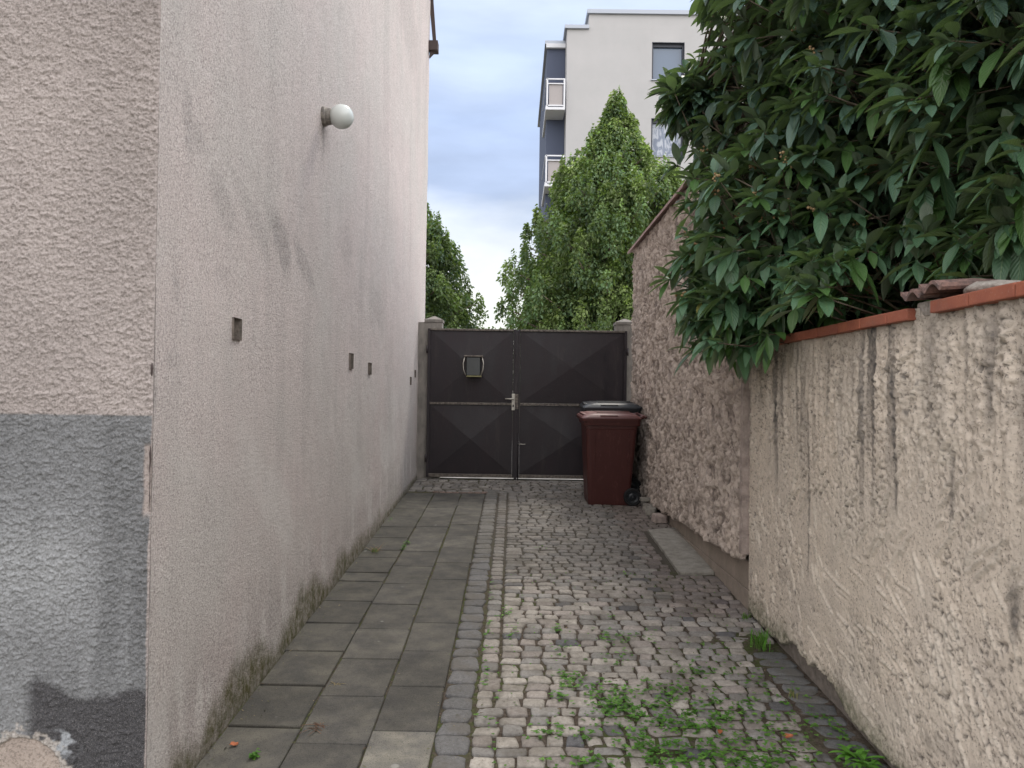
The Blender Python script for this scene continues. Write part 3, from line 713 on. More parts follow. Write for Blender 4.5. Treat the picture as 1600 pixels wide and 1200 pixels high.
ridge = np.zeros(len(U)); groove = np.zeros(len(U)); r2 = np.random.default_rng(19)
for k in range(330):                             # trowel strokes
    a = 2.2+2.9*r2.random(); b = 0.2+1.35*r2.random() if k % 6 else 1.5+0.4*r2.random(); ln = 0.05+0.20*r2.random()*(1 if b < 1.2 else 0.5)
    zone = fbm(np.array(a*0.8), np.array(b*0.8), 301, 2)
    an = (0.75+0.5*r2.random()) if (b < 1.1 and zone < 0.62) else (-0.55-0.5*r2.random() if b > 1.0 else 0.05+0.6*r2.random())
    # going towards the camera side (smaller y) strokes fall
    c, s = math.cos(an), math.sin(an); sel = np.nonzero((abs(U-a) < ln) & (abs(V-b) < ln))[0]
    du, dv = U[sel]-a, V[sel]-b; p = du*c+dv*s; q = -du*s+dv*c + 0.12*p*p/ln
    wd = 0.0038+0.004*r2.random()
    e = np.exp(-(q/wd)**2)*sst(ln/2, ln/2*0.6, abs(p))
    e2 = np.exp(-((q+wd*2.4)/(wd*1.5))**2)*sst(ln/2, ln/2*0.6, abs(p))
    ridge[sel] = np.maximum(ridge[sel], e); groove[sel] = np.maximum(groove[sel], e2)
h = h+0.0095*ridge-0.006*groove
chip = sst(0.64, 0.69, fbm(U*62, V*74, 215, 3, 0.6))*(0.25+0.75*sst(0.40, 0.55, fbm(U*3.2, V*3.2, 213, 3)))
h = h-0.008*chip; R_ = 0.8*chip+0.15*pit  # chips and pits: grime, with the shade inside them put into the colour
drip = sst(0.52, 0.66, fbm(U*12, V*0.35, 221, 3))*sst(1.10, 1.80, V+0.9*(fbm(U*9, U*0, 223, 3)-0.5))
drip = np.maximum(drip, 0.6*sst(0.50, 0.66, fbm(U*34, V*0.9, 222, 3))*sst(1.45, 1.85, V+0.7*(fbm(U*12, U*0, 226, 3)-0.5)))
R_ = np.clip(np.maximum(R_, 0.85*drip*(0.35+0.75*sst(0.35, 0.6, fbm(U*2.1, U*0, 228, 2)))*(0.6+0.7*fbm(U*30, V*12, 224, 3))), 0, 1)
R_ = np.maximum(R_, 0.35*sst(ZT-0.16, ZT-0.02, V+0.05*(fbm(U*20, V*0, 225)-0.5)))
for (px, py0, py1, wd, am) in ((1408, 560, 820, 0.011, 0.75), (1268, 640, 915, 0.010, 0.6), (1492, 730, 845, 0.010, 0.55), (1592, 930, 1030, 0.018, 0.7), (1230, 560, 700, 0.016, 0.5),
                          (1250, 540, 690, 0.012, 0.5), (1345, 710, 775, 0.012, 0.35), (1300, 560, 670, 0.013, 0.5), (1340, 560, 640, 0.015, 0.4), (1560, 500, 690, 0.02, 0.55), (1462, 500, 640, 0.02, 0.45), (1520, 500, 660, 0.016, 0.4)):
    a, z1_ = on_x(px, py0, XR-0.02); _, z0_ = on_x(px, py1, XR-0.02)
    t_ = np.clip((V-z0_)/(z1_-z0_), 0, 1)
    R_ = np.maximum(R_, 1.35*am*np.exp(-((U-a+0.01*(fbm(V*9, V*0, 7)-0.5))/(wd*(0.45+t_)*1.5))**2)*sst(z0_, z0_+0.10, V)*sst(z1_+0.1, z1_-0.05, V)*(0.7+0.5*fbm(U*60, V*60, 227, 3)))
R_ = np.maximum(R_, 0.35*sst(0.58, 0.72, fbm(U*6, V*9, 229, 4))*sst(0.75, 0.2, hgt))
G_ = sst(0.20, 0.04, hgt+0.12*(fbm(U*5, V*5, 231, 3)-0.5))*0.85
B_ = np.clip(1.0*ridge+0.45*sst(0.55, 0.75, fbm(U*2.5, V*2.5, 233, 4)), 0, 1)*(1-top*0.2)
# foot of the render is broken away above the paving
foot = 0.035+0.075*sst(0.45, 0.75, fbm(U*2.3, U*0, 241, 3))+0.02*(fbm(U*17, U*0, 243, 3)-0.5)
foot = np.where(U > 4.6, foot*0.5, foot)
h = np.where(hgt < foot, -0.035, h)
h = h*sst(YS, YS-0.012, U)
R_ = np.where(hgt < foot, 0.85, R_)
nmesh('render', np.stack([XR-0.03-h, U, V], 1), F[:, ::-1][:, ::-1] if False else F, M['trowel'], nw, extra=np.stack([R_, G_, B_], 1))
box('wall_core', (XR+0.10, (YS-3)/2, ZT/2-0.003), (0.2, YS+2.99, ZT), M['core'], nw, 0)
# coping: a row of flat red tiles, interrupted by a stub of old pantiles
def coping_tile(y0, y1, z, parent):
    box('coping_tile', (XR+0.075, (y0+y1)/2, z), (0.30, y1-y0-0.006, 0.046), M['tile'], parent, 0.005, Matrix.Rotation(R(random.uniform(-0.25, 0.25)), 3, 'Y'))
    o = bpy.data.objects[-1] if False else None
ya, zl = on_x(1417, 490, XR-0.075); yb, zh = on_x(1452, 480, XR-0.075)
y = YS-0.02; k = 0
while y > ya+0.03:
    y2 = max(y-0.24, ya); coping_tile(y2, y, zl-0.002, nw); y = y2
box('mortar_bed', (XR+0.08, (YS+ya)/2, (ZT+zl-0.024)/2), (0.25, YS-ya-0.02, max(zl-0.024-ZT, 0.006)), M['mortar'], nw, 0)
y = yb
while y > -2.8:
    y2 = y-0.24; coping_tile(y2, y, zh, nw); y = y2
box('mortar_bed', (XR+0.08, (yb-2.8)/2, (ZT+zh-0.024)/2), (0.25, yb+2.8, max(zh-0.024-ZT, 0.006)), M['mortar'], nw, 0)
bm = bmesh.new()
vs_ = abox(bm, (XR+0.085, (ya+yb)/2, (ZT+zh)/2), (0.25, ya-yb-0.004, zh-ZT+0.07), 0.012)
bmo('mortar_stub', bm, M['mortar'], nw)
# pantile stub: corrugated pieces lying across the wall
pa = on_x(1407, 468, XR-0.1)[0]; pb = on_x(1492, 455, XR-0.1)[0]; zp = on_x(1412, 474, XR-0.1)[1]
for i in range(2):
    bm = bmesh.new(); n = 14; prof = []
    y0 = pa-(pa-pb)*(0.0 if i == 0 else 0.36); y1 = pa-(pa-pb)*(0.40 if i == 0 else 0.78)
    for k in range(n+1):
        t = k/n; prof.append((y0+(y1-y0)*t, zp+0.016+0.028*abs(math.cos(math.pi*(t*1.55+0.1)))*1.15+0.012*i))
    rings = []
    for xx, dz in ((XR-0.10, 0.0), (XR+0.05, 0.010), (XR+0.24, 0.0)):
        up = [(xx, a, b+dz) for a, b in prof]; dn = [(xx, a, b+dz-0.014) for a, b in reversed(prof)]; rings.append(up+dn)
    loft(bm, rings); bmo('pantile', bm, M['oldtile'], nw)
bm = bmesh.new(); bmesh.ops.create_icosphere(bm, subdivisions=3, radius=1.0)
mc = ((pa+pb)/2-0.13)
for v in bm.verts:
    nn = 0.75+0.5*float(fbm(np.array(v.co.x*3+5), np.array(v.co.y*3+v.co.z*2), 9)); v.co = Vector((v.co.x*0.10*nn+XR+0.07, v.co.y*0.11*nn+mc, v.co.z*0.028*nn+zp+0.018))
bmo('mortar_lump', bm, M['mortar'], nw, True)

fw = thing('tall_wall', (XR, 7.5, 0.35), 'tall rough spatter-rendered wall with a pale plinth beside the bins', 'wall')
ZTF = on_x(1000, 383, XR)[1]-0.06; YF = 10.02
us = np.arange(YS, YF+1e-6, 0.0125); vs = np.arange(0.30, ZTF+1e-6, 0.0135)
U, V, F = grid(us, vs)
wr = fbm(U*6, V*6, 401, 3)
fl = fbm(U*24+3*wr, V*15+3*wr, 403, 4, 0.6); fl2 = fbm(U*50, V*34, 405, 3, 0.6)
h = 0.030*sst(0.40, 0.70, fl)+0.014*sst(0.45, 0.75, fl2)+0.02*(fbm(U*1.4, V*1.4, 407, 3)-0.5)
dark = 0.62*sst(0.44, 0.36, fl)+0.45*sst(0.42, 0.35, fl2)  # relief shading put into the colour: hollows dark, raised flakes pale
dark = np.maximum(dark, 0.5*sst(0.62, 0.75, fbm(U*22, V*7, 409, 3)))
lite = sst(0.60, 0.75, fl)*0.8
bot = 0.60-0.033*(U-YS)+0.05*(fbm(U*9, U*0, 411, 4)-0.5)
cut = V < bot
h = np.where(cut, -0.05, h*sst(YF, YF-0.04, U))
Zv = np.where(cut & (V > bot-0.014), V, V)
F = F[~(cut[F].all(1))]
stn = 0.5*sst(0.45, 0.25, np.hypot((U-9.2)/1.0, (V-1.2)/1.6)+0.3*(fbm(U*8, V*8, 413, 3)-0.5))
nmesh('render', np.stack([XR-0.045-h, U, Zv], 1), F, M['spatter'], fw, extra=np.stack([np.clip(np.maximum(dark, stn), 0, 1), 0*h, lite], 1))
box('wall_core', (XR+0.165, (YS+YF)/2, ZTF/2), (0.27, YF-YS-0.01, ZTF-0.02), M['core'], fw, 0)
bm = bmesh.new()
for k, (z0, z1, xo) in enumerate(((-0.05, 0.40, 0.0), (0.402, 0.52, 0.007), (0.522, 0.66, 0.002))):
    abox(bm, (XR+0.01+xo, (YS+8.1)/2, (z0+z1)/2), (0.04, 8.1-YS-0.004, z1-z0), 0.004)
bmo('plinth', bm, M['plinth'], fw)
# strip of old plaster down the seam
zb_ = on_x(1180, 878, XR-0.06)[1]; bm = bmesh.new(); rings = []
for k in range(40):
    z = zb_+(2.6-zb_)*k/39; j = (random.random()-0.5)*0.006
    rings.append([(XR-0.02, YS-0.006, z), (XR-0.02, YS+0.035, z), (XR-0.085+j, YS+0.035, z), (XR-0.080+j, YS-0.004+j, z)])
loft(bm, rings); bmo('plaster_strip', bm, M['strip'], fw)
bm = bmesh.new()
for sgn in (1,):
    y = YS
    while y < YF+0.1:
        y2 = min(y+0.24, YF+0.12)
        vs_ = [bm.verts.new(p) for yy in (y+0.002, y2-0.002) for p in ((XR-0.12, yy, ZTF-0.01), (XR-0.12, yy, ZTF+0.02), (XR+0.14, yy, ZTF+0.17), (XR+0.42, yy, ZTF+0.02), (XR+0.42, yy, ZTF-0.01), (XR+0.14, yy, ZTF+0.12))]
        bm.faces.new(vs_[:6][::-1]); bm.faces.new(vs_[6:])
        for k in range(6): bm.faces.new((vs_[k], vs_[(k+1) % 6], vs_[6+(k+1) % 6], vs_[6+k]))
        y = y2
bmo('coping', bm, M['pinktile'], fw)

# ------------------------------------------------------------ gate
YG = 10.30
gx0, gz1 = on_y(669, 513, YG); gx1, _ = on_y(980, 517, YG); gzb = on_y(735, 745.5, YG)[1]; gzm = on_y(735, 630.5, YG)[1]
gxm = on_y(807, 600, YG)[0]; gz1 = on_y(735, 514, YG)[1]
gate = thing('metal_gate', ((gx0+gx1)/2, YG, gzb), 'dark brown double steel gate with diamond-folded panels closing the alley', 'gate')
def leaf_gate(x0, x1):
    fr = bmesh.new(); w = 0.035; d = 0.04
    abox(fr, (x0+w/2, YG, (gzb+gz1)/2), (w, d, gz1-gzb), 0.003); abox(fr, (x1-w/2, YG, (gzb+gz1)/2), (w, d, gz1-gzb), 0.003); abox(fr, ((x0+x1)/2, YG+0.014, gzm), (x1-x0-0.03, 0.01, 0.02))
    f = bmo('gate_leaf', fr, M['gate'], gate)
    for z, nm, hh in ((gz1-0.012, 'top_rail', 0.026), (gzb+0.022, 'bottom_rail', 0.044), (gzm, 'middle_rail', 0.030)):
        bm = bmesh.new(); abox(bm, ((x0+x1)/2, YG-0.004, z), (x1-x0-2*w-0.002, d+0.012, hh), 0.003); bmo(nm, bm, M['gate_edge'], f)
    for z0, z1 in ((gzb+0.045, gzm-0.016), (gzm+0.016, gz1-0.026)):
        bm = bmesh.new(); a, b = x0+w+0.001, x1-w-0.001; mx, mz = (a+b)/2, (z0+z1)/2
        P = [bm.verts.new(p) for p in ((a, YG-0.006, z0), (b, YG-0.006, z0), (b, YG-0.006, z1), (a, YG-0.006, z1), (mx, YG-0.040, mz))]
        Q = [bm.verts.new(p) for p in ((a, YG+0.008, z0), (b, YG+0.008, z0), (b, YG+0.008, z1), (a, YG+0.008, z1), (mx, YG-0.026, mz))]
        for k in range(4):
            bm.faces.new((P[k], P[(k+1) % 4], P[4])); bm.faces.new((Q[(k+1) % 4], Q[k], Q[4])); bm.faces.new((P[(k+1) % 4], P[k], Q[k], Q[(k+1) % 4]))
        bmo('panel', bm, M['gate'], f)
    return f
leaf_gate(gx0, gxm-0.012); leaf_gate(gxm+0.012, gx1)
box('meeting_bar', (gxm-0.002, YG-0.026, (gzb+gz1)/2-0.02), (0.04, 0.012, gz1-gzb+0.02), M['gate'], gate, 0.003)
hx, hz = on_y(802, 627, YG-0.05)
lk = box('lock_plate', (hx, YG-0.036, hz-0.01), (0.042, 0.008, 0.22), M['steel'], gate, 0.004)
tube('lever', [(hx, YG-0.04, hz+0.03), (hx, YG-0.085, hz+0.03), (hx-0.02, YG-0.09, hz+0.03), (hx-0.11, YG-0.09, hz+0.032)], 0.010, M['steel'], lk)
box('lock_cylinder', (hx, YG-0.043, hz-0.06), (0.018, 0.012, 0.032), M['black_metal'], lk, 0.003)
box('lock_case', (hx+0.045, YG-0.03, hz-0.005), (0.045, 0.02, 0.20), M['gate_edge'], gate, 0.003)
bx, bz = on_y(812, 694, YG-0.04); tube('drop_bolt', [(bx-0.02, YG-0.03, bz+0.14), (bx-0.02, YG-0.035, gzb-0.04)], 0.008, M['gate'], gate, 6)
tube('bolt_grip', [(bx-0.02, YG-0.035, bz), (bx+0.075, YG-0.05, bz)], 0.006, M['steel'], gate, 6)
for z in (gzb+0.25, gz1-0.28):
    for x in (gx0-0.005, gx1+0.005): tube('hinge', [(x, YG-0.028, z-0.05), (x, YG-0.028, z+0.05)], 0.014, M['gate'], gate, 8)
# letter box hanging on the left leaf
mx, mz = on_y(740, 572, YG-0.08)
lb = thing('letter_box', (mx, YG-0.05, mz-0.14), 'small dark letter box with curved metal brackets on the left gate leaf', 'letter box')
box('box_body', (mx, YG-0.10, mz-0.005), (0.19, 0.09, 0.25), M['boxdark'], lb, 0.01)
box('box_flap', (mx, YG-0.105, mz+0.130), (0.25, 0.12, 0.022), M['gate_edge'], lb, 0.005)
for s in (-1, 1): tube('bracket', [(mx+s*0.115, YG-0.15, mz+0.115), (mx+s*0.135, YG-0.155, mz+0.03), (mx+s*0.128, YG-0.155, mz-0.05), (mx+s*0.10, YG-0.15, mz-0.125)], 0.0075, M['steel'], lb, 6)
box('bottom_bar', (mx+0.01, YG-0.12, mz-0.138), (0.20, 0.09, 0.018), M['brass'], lb, 0.004)
# posts
for (xa, xb, lab) in ((on_y(661.5, 600, YG)[0], on_y(690, 600, YG)[0], 'concrete gate post with pyramid cap at the house wall, left end of gate'),
                      (on_y(961, 600, YG)[0], on_y(992.5, 600, YG)[0], 'concrete gate post with pyramid cap behind the bins, right end of gate')):
    cx = (xa+xb)/2; wd = xb-xa; zt = on_y(740, 503, YG+0.15)[1]
    p = thing('gate_post', (cx, YG+0.15, 0.5), lab, 'gate post', 'concrete posts of the gate')
    xl_ = XL-0.03 if cx < 0 else xa+0.01; xr_ = xb-0.01 if cx < 0 else XR+0.05
    box('shaft', ((xl_+xr_)/2, YG+0.15, (0.45+zt-0.02)/2), (xr_-xl_, 0.24, zt-0.02-0.45), M['post'], p, 0.008)
    bm = bmesh.new(); y0, y1 = YG+0.02, YG+0.28; ex = 0.0
    loft(bm, [[(cx-wd/2, y0, zt-0.02), (cx+wd/2, y0, zt-0.02), (cx+wd/2, y1, zt-0.02), (cx-wd/2, y1, zt-0.02)], [(cx-wd/2, y0, zt+0.015), (cx+wd/2, y0, zt+0.015), (cx+wd/2, y1, zt+0.015), (cx-wd/2, y1, zt+0.015)],
              [(cx-0.01, YG+0.14, zt+0.070), (cx+0.01, YG+0.14, zt+0.070), (cx+0.01, YG+0.16, zt+0.070), (cx-0.01, YG+0.16, zt+0.070)]]); bmo('cap', bm, M['post'], p)

# ------------------------------------------------------------ bins (front towards -X, wheels at +X)
def make_bin(label, mbody, mlid):
    b = thing('wheelie_bin', (0, 0, 0), label, 'wheelie bin', 'wheeled rubbish bins by the gate')
    bm = bmesh.new()
    rings = [rr(-0.015, 0, 0.225, 0.19, 0.03, 0.012), rr(-0.012, 0, 0.232, 0.197, 0.03, 0.0), rr(-0.012, 0, 0.238, 0.20, 0.035, 0.03), rr(-0.01, 0, 0.26, 0.225, 0.04, 0.40), rr(-0.005, 0, 0.288, 0.252, 0.045, 0.86),
             rr(-0.005, 0, 0.292, 0.256, 0.045, 0.868), rr(-0.005, 0, 0.292, 0.256, 0.045, 0.90), rr(-0.002, 0, 0.318, 0.274, 0.05, 0.905), rr(-0.002, 0, 0.322, 0.278, 0.05, 0.962), rr(-0.002, 0, 0.30, 0.26, 0.045, 0.962)]
    loft(bm, rings); bmo('body', bm, mbody, b, False)
    bm = bmesh.new()
    for s in (-1, 1):
        for xx in (-0.19, 0.19): bm = bmesh.new(); abox(bm, (xx, s*0.243, 0.62), (0.012, 0.008, 0.42), 0.003, Matrix.Rotation(R(-s*3.2), 3, 'X')); bmo('moulded_rib', bm, mbody, b)
    bm = bmesh.new()                              # axle housing and rear step
    abox(bm, (0.225, 0, 0.10), (0.09, 0.30, 0.09), 0.02); bmo('axle_housing', bm, mbody, b)
    tube('axle', [(0.245, -0.262, 0.10), (0.245, 0.262, 0.10)], 0.012, M['black_metal'], b)
    bm = bmesh.new()
    loft(bm, [rr(-0.012, 0, 0.335, 0.288, 0.05, 0.956), rr(-0.012, 0, 0.337, 0.290, 0.05, 0.985), rr(-0.012, 0, 0.325, 0.278, 0.055, 0.998), rr(-0.005, 0, 0.30, 0.25, 0.06, 1.018), rr(0.0, 0, 0.25, 0.20, 0.07, 1.032), rr(0.0, 0, 0.12, 0.10, 0.05, 1.036)])
    lid = bmo('lid', bm, mlid, b, False)
    bm = bmesh.new()
    for s in (-1, 1): abox(bm, (-0.04, s*0.255, 1.010), (0.20, 0.022, 0.022), 0.006)
    abox(bm, (-0.30, 0, 1.012), (0.05, 0.34, 0.028), 0.010); abox(bm, (0.04, -0.10, 1.036), (0.40, 0.016, 0.012), 0.004); abox(bm, (0.04, 0.10, 1.036), (0.40, 0.016, 0.012), 0.004)
    bmo('lid_handle', bm, mlid, lid)
    bm = bmesh.new()
    for s in (-1, 1): atube(bm, [(0.29, s*0.20, 0.985), (0.345, s*0.20, 0.995), (0.375, s*0.20, 1.005)], [0.024, 0.022, 0.018], 8)
    atube(bm, [(0.372, -0.245, 1.0), (0.372, 0.245, 1.0)], 0.016, 8)
    bmo('push_handle', bm, mbody, b, True)
    for s in (-1, 1):
        def rg(yy, r, n=28): return [(0.245+r*math.cos(2*math.pi*k/n), s*yy, 0.10+r*math.sin(2*math.pi*k/n)) for k in range(n)]
        bm = bmesh.new(); loft(bm, [rg(0.208, 0.075), rg(0.206, 0.092), rg(0.212, 0.100), rg(0.246, 0.100), rg(0.252, 0.092), rg(0.250, 0.072), rg(0.240, 0.068)]); w = bmo('wheel', bm, M['rubber'], b, False)
        bm = bmesh.new(); loft(bm, [rg(0.236, 0.069), rg(0.244, 0.066), rg(0.240, 0.045), rg(0.246, 0.030), rg(0.258, 0.022), rg(0.258, 0.010)]); bmo('hub', bm, M['black_plastic'], w, False)
    return b
bin1 = make_bin('maroon wheelie bin with paler pinkish lid, front one of the two by the right wall', M['maroon_plastic'], M['maroon_plastic'])
xb, _ = on_y(952, 700, 8.86); yb_ = 8.62+0.26
bin1.location = (xb-0.012, yb_, float(gz(yb_))+0.0); bin1.rotation_euler = (math.atan(SLOPE), 0, R(2.0))
bin2 = make_bin('black wheelie bin half hidden behind the maroon one', M['black_plastic'], M['black_plastic'])
bin2.scale = (1.06, 1.04, 1.075); bin2.location = (1.20, 9.52, float(gz(9.52))+0.0); bin2.rotation_euler = (math.atan(SLOPE), 0, R(-1.0))

# loose slabs and stones along the right wall
def slab_thing(corners, th, label, name='concrete_slab'):
    P = [on_g(*c) for c in corners]; cx = sum(p[0] for p in P)/len(P); cy = sum(p[1] for p in P)/len(P)
    bm = bmesh.new(); rings = []
    edge = []
    n = len(P)
    for k in range(n):
        a, b = P[k], P[(k+1) % n]
        for j in range(10):
            t = j/10; q = 0.005*(random.random()-0.5); edge.append((a[0]+(b[0]-a[0])*t+q, a[1]+(b[1]-a[1])*t+q))
    for s, z in ((1, -0.05), (1, th-0.004), (0.985, th)): rings.append([(cx+(x-cx)*s, cy+(y-cy)*s, float(gz(y))+z) for x, y in edge])
    loft(bm, rings); o = bmo(name, bm, M['conc'], None)
    return tag(o, label, 'concrete slab', 'loose concrete slabs by the tall wall')
slab_thing(((1062, 898), (1116, 897), (1062, 826), (1012, 830)), 0.018, 'long weathered concrete slab lying on the cobbles along the tall wall')
slab_thing(((1005, 792), (1042, 793), (1022, 768), (985, 768)), 0.010, 'short mossy concrete slab on the ground behind the bin wheel')
for (px, py, sx, sy, sz, rz, lab, up) in ((1040, 818, 0.13, 0.12, 0.085, 10, 'reddish loose stone block at the tall wall, nearest of the pile', 0), (1019, 806, 0.11, 0.12, 0.08, -20, 'dark grey loose stone block, left one of the pile beyond the slab', 0),
                                         (1050, 800, 0.10, 0.13, 0.07, 30, 'small loose stone at the back of the pile against the wall foot', 0), (1026, 796, 0.16, 0.10, 0.035, 5, 'flat grey stone lying on top of the loose pile', 0.082)):
    x, y = on_g(px, py); x = min(x, 1.50); y += 0.06
    bm = bmesh.new(); abox(bm, (0, 0, sz/2), (sx, sy, sz), 0.012, taper=0.92)
    bmesh.ops.subdivide_edges(bm, edges=bm.edges[:], cuts=1, use_grid_fill=True)
    for v in bm.verts: v.co += Vector((random.uniform(-1, 1), random.uniform(-1, 1), random.uniform(-1, 1)))*0.004
    me = bpy.data.meshes.new('loose_stone'); bm.to_mesh(me); bm.free()
    o = link('loose_stone', me, M['strip'] if 'reddish' in lab else M['conc'], None, False)
    o.location = (x, y, float(gz(y))+up-0.002); o.rotation_euler = (R(3), 0, R(rz)); tag(o, lab, 'stone', 'loose stones by the tall wall')

# ------------------------------------------------------------ leaves
def norm(a): return a/np.maximum(np.linalg.norm(a, axis=-1, keepdims=True), 1e-9)
def leaves(P, D, Ls, Ws, droop, col, seg=5, fold=0.18, up=None, width_pow=0.75, stalk=0.0):
    """arched, folded leaf blades. P base points, D directions (n,3). Returns V, F, colours, ext."""
    n = len(P); D = norm(D)
    upv = np.tile([0, 0, 1.0], (n, 1)) if up is None else up
    S = norm(np.cross(D, upv)+1e-4); N = norm(np.cross(S, D))
    t = np.linspace(0, 1, seg+1); w = np.sin(np.pi*np.clip((t-stalk)/(1-stalk), 0.02, 0.985)**0.85)**width_pow
    sv = np.array([-1, 0, 1.0])
    T, Sg = np.meshgrid(t, sv, indexing='ij'); Wg = np.repeat(w[:, None], 3, 1)
    T = T.ravel(); Sg = Sg.ravel(); Wg = Wg.ravel(); k = len(T)
    V = (P[:, None, :]+D[:, None, :]*(Ls[:, None]*(T-0.10*droop[:, None]*T**2))[:, :, None]
         + S[:, None, :]*(Ws[:, None]*0.5*Sg*Wg)[:, :, None]
         + N[:, None, :]*(Ws[:, None]*fold*np.abs(Sg)*Wg)[:, :, None]
         - np.array([0, 0, 1.0])[None, None, :]*(Ls[:, None]*droop[:, None]*T**2*0.5)[:, :, None])
    f = []
    for i in range(seg):
        for j in range(2): a = i*3+j; f.append((a, a+3, a+4, a+1))
    f = np.array(f)[:, ::-1]; F = (f[None]+(np.arange(n)*k)[:, None, None]).reshape(-1, 4)
    C = np.repeat(col, k, 0); E = np.tile(np.stack([Sg*0.5+0.5, T, 0*T], 1), (n, 1))
    return V.reshape(-1, 3), F, C, E

# ------------------------------------------------------------ the big leatherleaf shrub
r3 = np.random.default_rng(5)
ELL = [((2.12, 4.95, 3.05), (0.92, 1.0, 1.15)), ((1.80, 4.60, 2.55), (0.80, 0.85, 0.72)), ((2.55, 3.75, 3.45), (1.05, 1.2, 1.35)), ((2.35, 3.0, 2.95), (0.68, 0.85, 0.95)),
       ((2.3, 4.5, 4.15), (1.1, 1.1, 1.0)), ((2.6, 5.4, 3.6), (1.2, 1.0, 1.3)), ((2.35, 2.35, 3.3), (0.72, 0.7, 0.9)), ((1.80, 5.3, 3.3), (0.52, 0.5, 0.7)), ((2.9, 4.2, 2.6), (1.0, 1.9, 0.9)), ((1.22, 5.2, 3.72), (0.17, 0.2, 0.12))]
def inside(P, shrink=1.0):
    d = np.full(len(P), 9.0)
    for c, r in ELL: d = np.minimum(d, np.sqrt((((P-np.array(c))/(np.array(r)*shrink))**2).sum(1)))
    return d
tips = []; axes = []
for c, r in ELL:
    c, r = np.array(c), np.array(r); n = int(620*(r[0]*r[1]*r[2])**0.66)+60
    d = norm(r3.normal(size=(n, 3))); P = c+d*r*(0.90+0.17*r3.random((n, 1)))
    P += 0.05*r3.normal(size=P.shape); k = inside(P) > 0.86
    tips.append(P[k]); axes.append(norm(d/r)[k])
    P = c+d*r*(0.50+0.38*r3.random((n, 1))); tips.append(P); axes.append(norm(d/r+0.3*r3.normal(size=d.shape)))
# hanging lower fringe over the alley
for _ in range(120):
    y = 4.0+1.1*r3.random(); x = 1.30+0.25*r3.random()-0.33*math.sin((y-3.9)/1.3*math.pi)*r3.random(); z = 2.47-0.48*r3.random()*(1 if y > 4.15 else 0.3)
    tips.append(np.array([[x, y, z]])); axes.append(norm(np.array([[-0.7, -0.4, -0.15]])))
# twigs lying over the coping
for _ in range(95):
    y = 2.95+1.75*r3.random()**0.6; x = 1.60+0.30*r3.random()-0.16*max(0, y-3.3); z = 2.235+0.26*r3.random(); tips.append(np.array([[x, y, z]])); axes.append(norm(np.array([[-0.8, -0.5, 0.15]])))
for _ in range(44):                              # sprays drooping in front of the coping
    y = 3.45+1.3*r3.random(); x = 1.34+0.15*r3.random(); z = 2.14+0.22*r3.random(); tips.append(np.array([[x, y, z]])); axes.append(norm(np.array([[-0.6, -0.6, 0.1]])))
T = np.vstack(tips); A = np.vstack(axes)
A = norm(A+np.array([-0.15, -0.2, 0.1])+0.35*r3.normal(size=A.shape))
keep = np.ones(len(T), bool)
keep &= ~((T[:, 1] < YS+0.05) & (T[:, 2] < 2.17) & (T[:, 0] > 1.50) & (T[:, 0] < 2.0))       # not inside the garden wall
keep &= ~((T[:, 1] > YS-0.05) & (T[:, 2] < ZTF+0.25) & (T[:, 0] > 1.40) & (T[:, 0] < 2.0))   # nor inside the tall wall
keep &= T[:, 2] > 1.0
keep &= ~((T[:, 0] < 1.72) & (T[:, 1] < 3.5) & (T[:, 2] < 2.5))
keep &= ~((T[:, 0] < 1.5) & (T[:, 1] < 3.3))
keep[-44:] = True
# thin the crown in drifts so that dark hollows show between sprays
hol = fbm(T[:, 1]*2.2+T[:, 0], T[:, 2]*2.2, 501, 3); dd = inside(T)
keep &= ~((hol < 0.40) & (dd > 0.90) & (r3.random(len(T)) < 0.65))
T, A = T[keep], A[keep]
P_, D_, L_, W_, dr_, C_ = [], [], [], [], [], []
for p, a in zip(T, A):
    n = r3.integers(5, 10); u = norm(np.cross(a, [0.1, 0.2, 1.0])); v = np.cross(a, u)
    low = 1.0 if p[2] < 2.75 else (0.55 if p[2] < 3.1 else 0.0)
    size = 0.120+0.070*r3.random(); f0 = r3.random()*6.28
    young = r3.random() < (0.30 if low > 0 else 0.16)
    for k in range(n):
        th = f0+k*2.4+0.3*r3.normal(); sp = 0.35+0.75*r3.random()
        d = a*(1.05-0.75*sp)+(u*math.cos(th)+v*math.sin(th))*sp+np.array([0, 0, 0.05-0.42*r3.random()])
        bk = -a*0.05*r3.random()*k/n
        P_.append(p+bk+0.006*r3.normal(size=3)); D_.append(d); ln = size*(0.72+0.5*r3.random()); L_.append(ln); W_.append(ln*(0.31+0.09*r3.random())); dr_.append(0.15+0.55*r3.random())
        b = 0.65+0.7*r3.random(); g = np.array((0.094, 0.165, 0.130)); h_ = np.array((0.090, 0.21, 0.075))
        C_.append((g*(1-0.45*low)+h_*0.45*low)*b if not young else np.array((0.080, 0.17, 0.050))*(0.8+0.4*r3.random()))
        if r3.random() < 0.005: C_[-1] = np.array((0.26, 0.25, 0.08)) if r3.random() < 0.85 else np.array((0.22, 0.07, 0.05)); L_[-1] *= 0.7; W_[-1] *= 0.6
V, F, C, E = leaves(np.array(P_), np.array(D_), np.array(L_), np.array(W_), np.array(dr_), np.array(C_), seg=6, stalk=0.13)
shrub = thing('leatherleaf_shrub', (2.7, 4.2, 0.15), 'huge dark green long-leaved shrub hanging over the garden wall', 'shrub')
nmesh('foliage', V, F, M['shrub_leaf'], shrub, col=C, extra=E)
bm = bmesh.new(); base = np.array((2.75, 4.2, 0.2))
lim = []
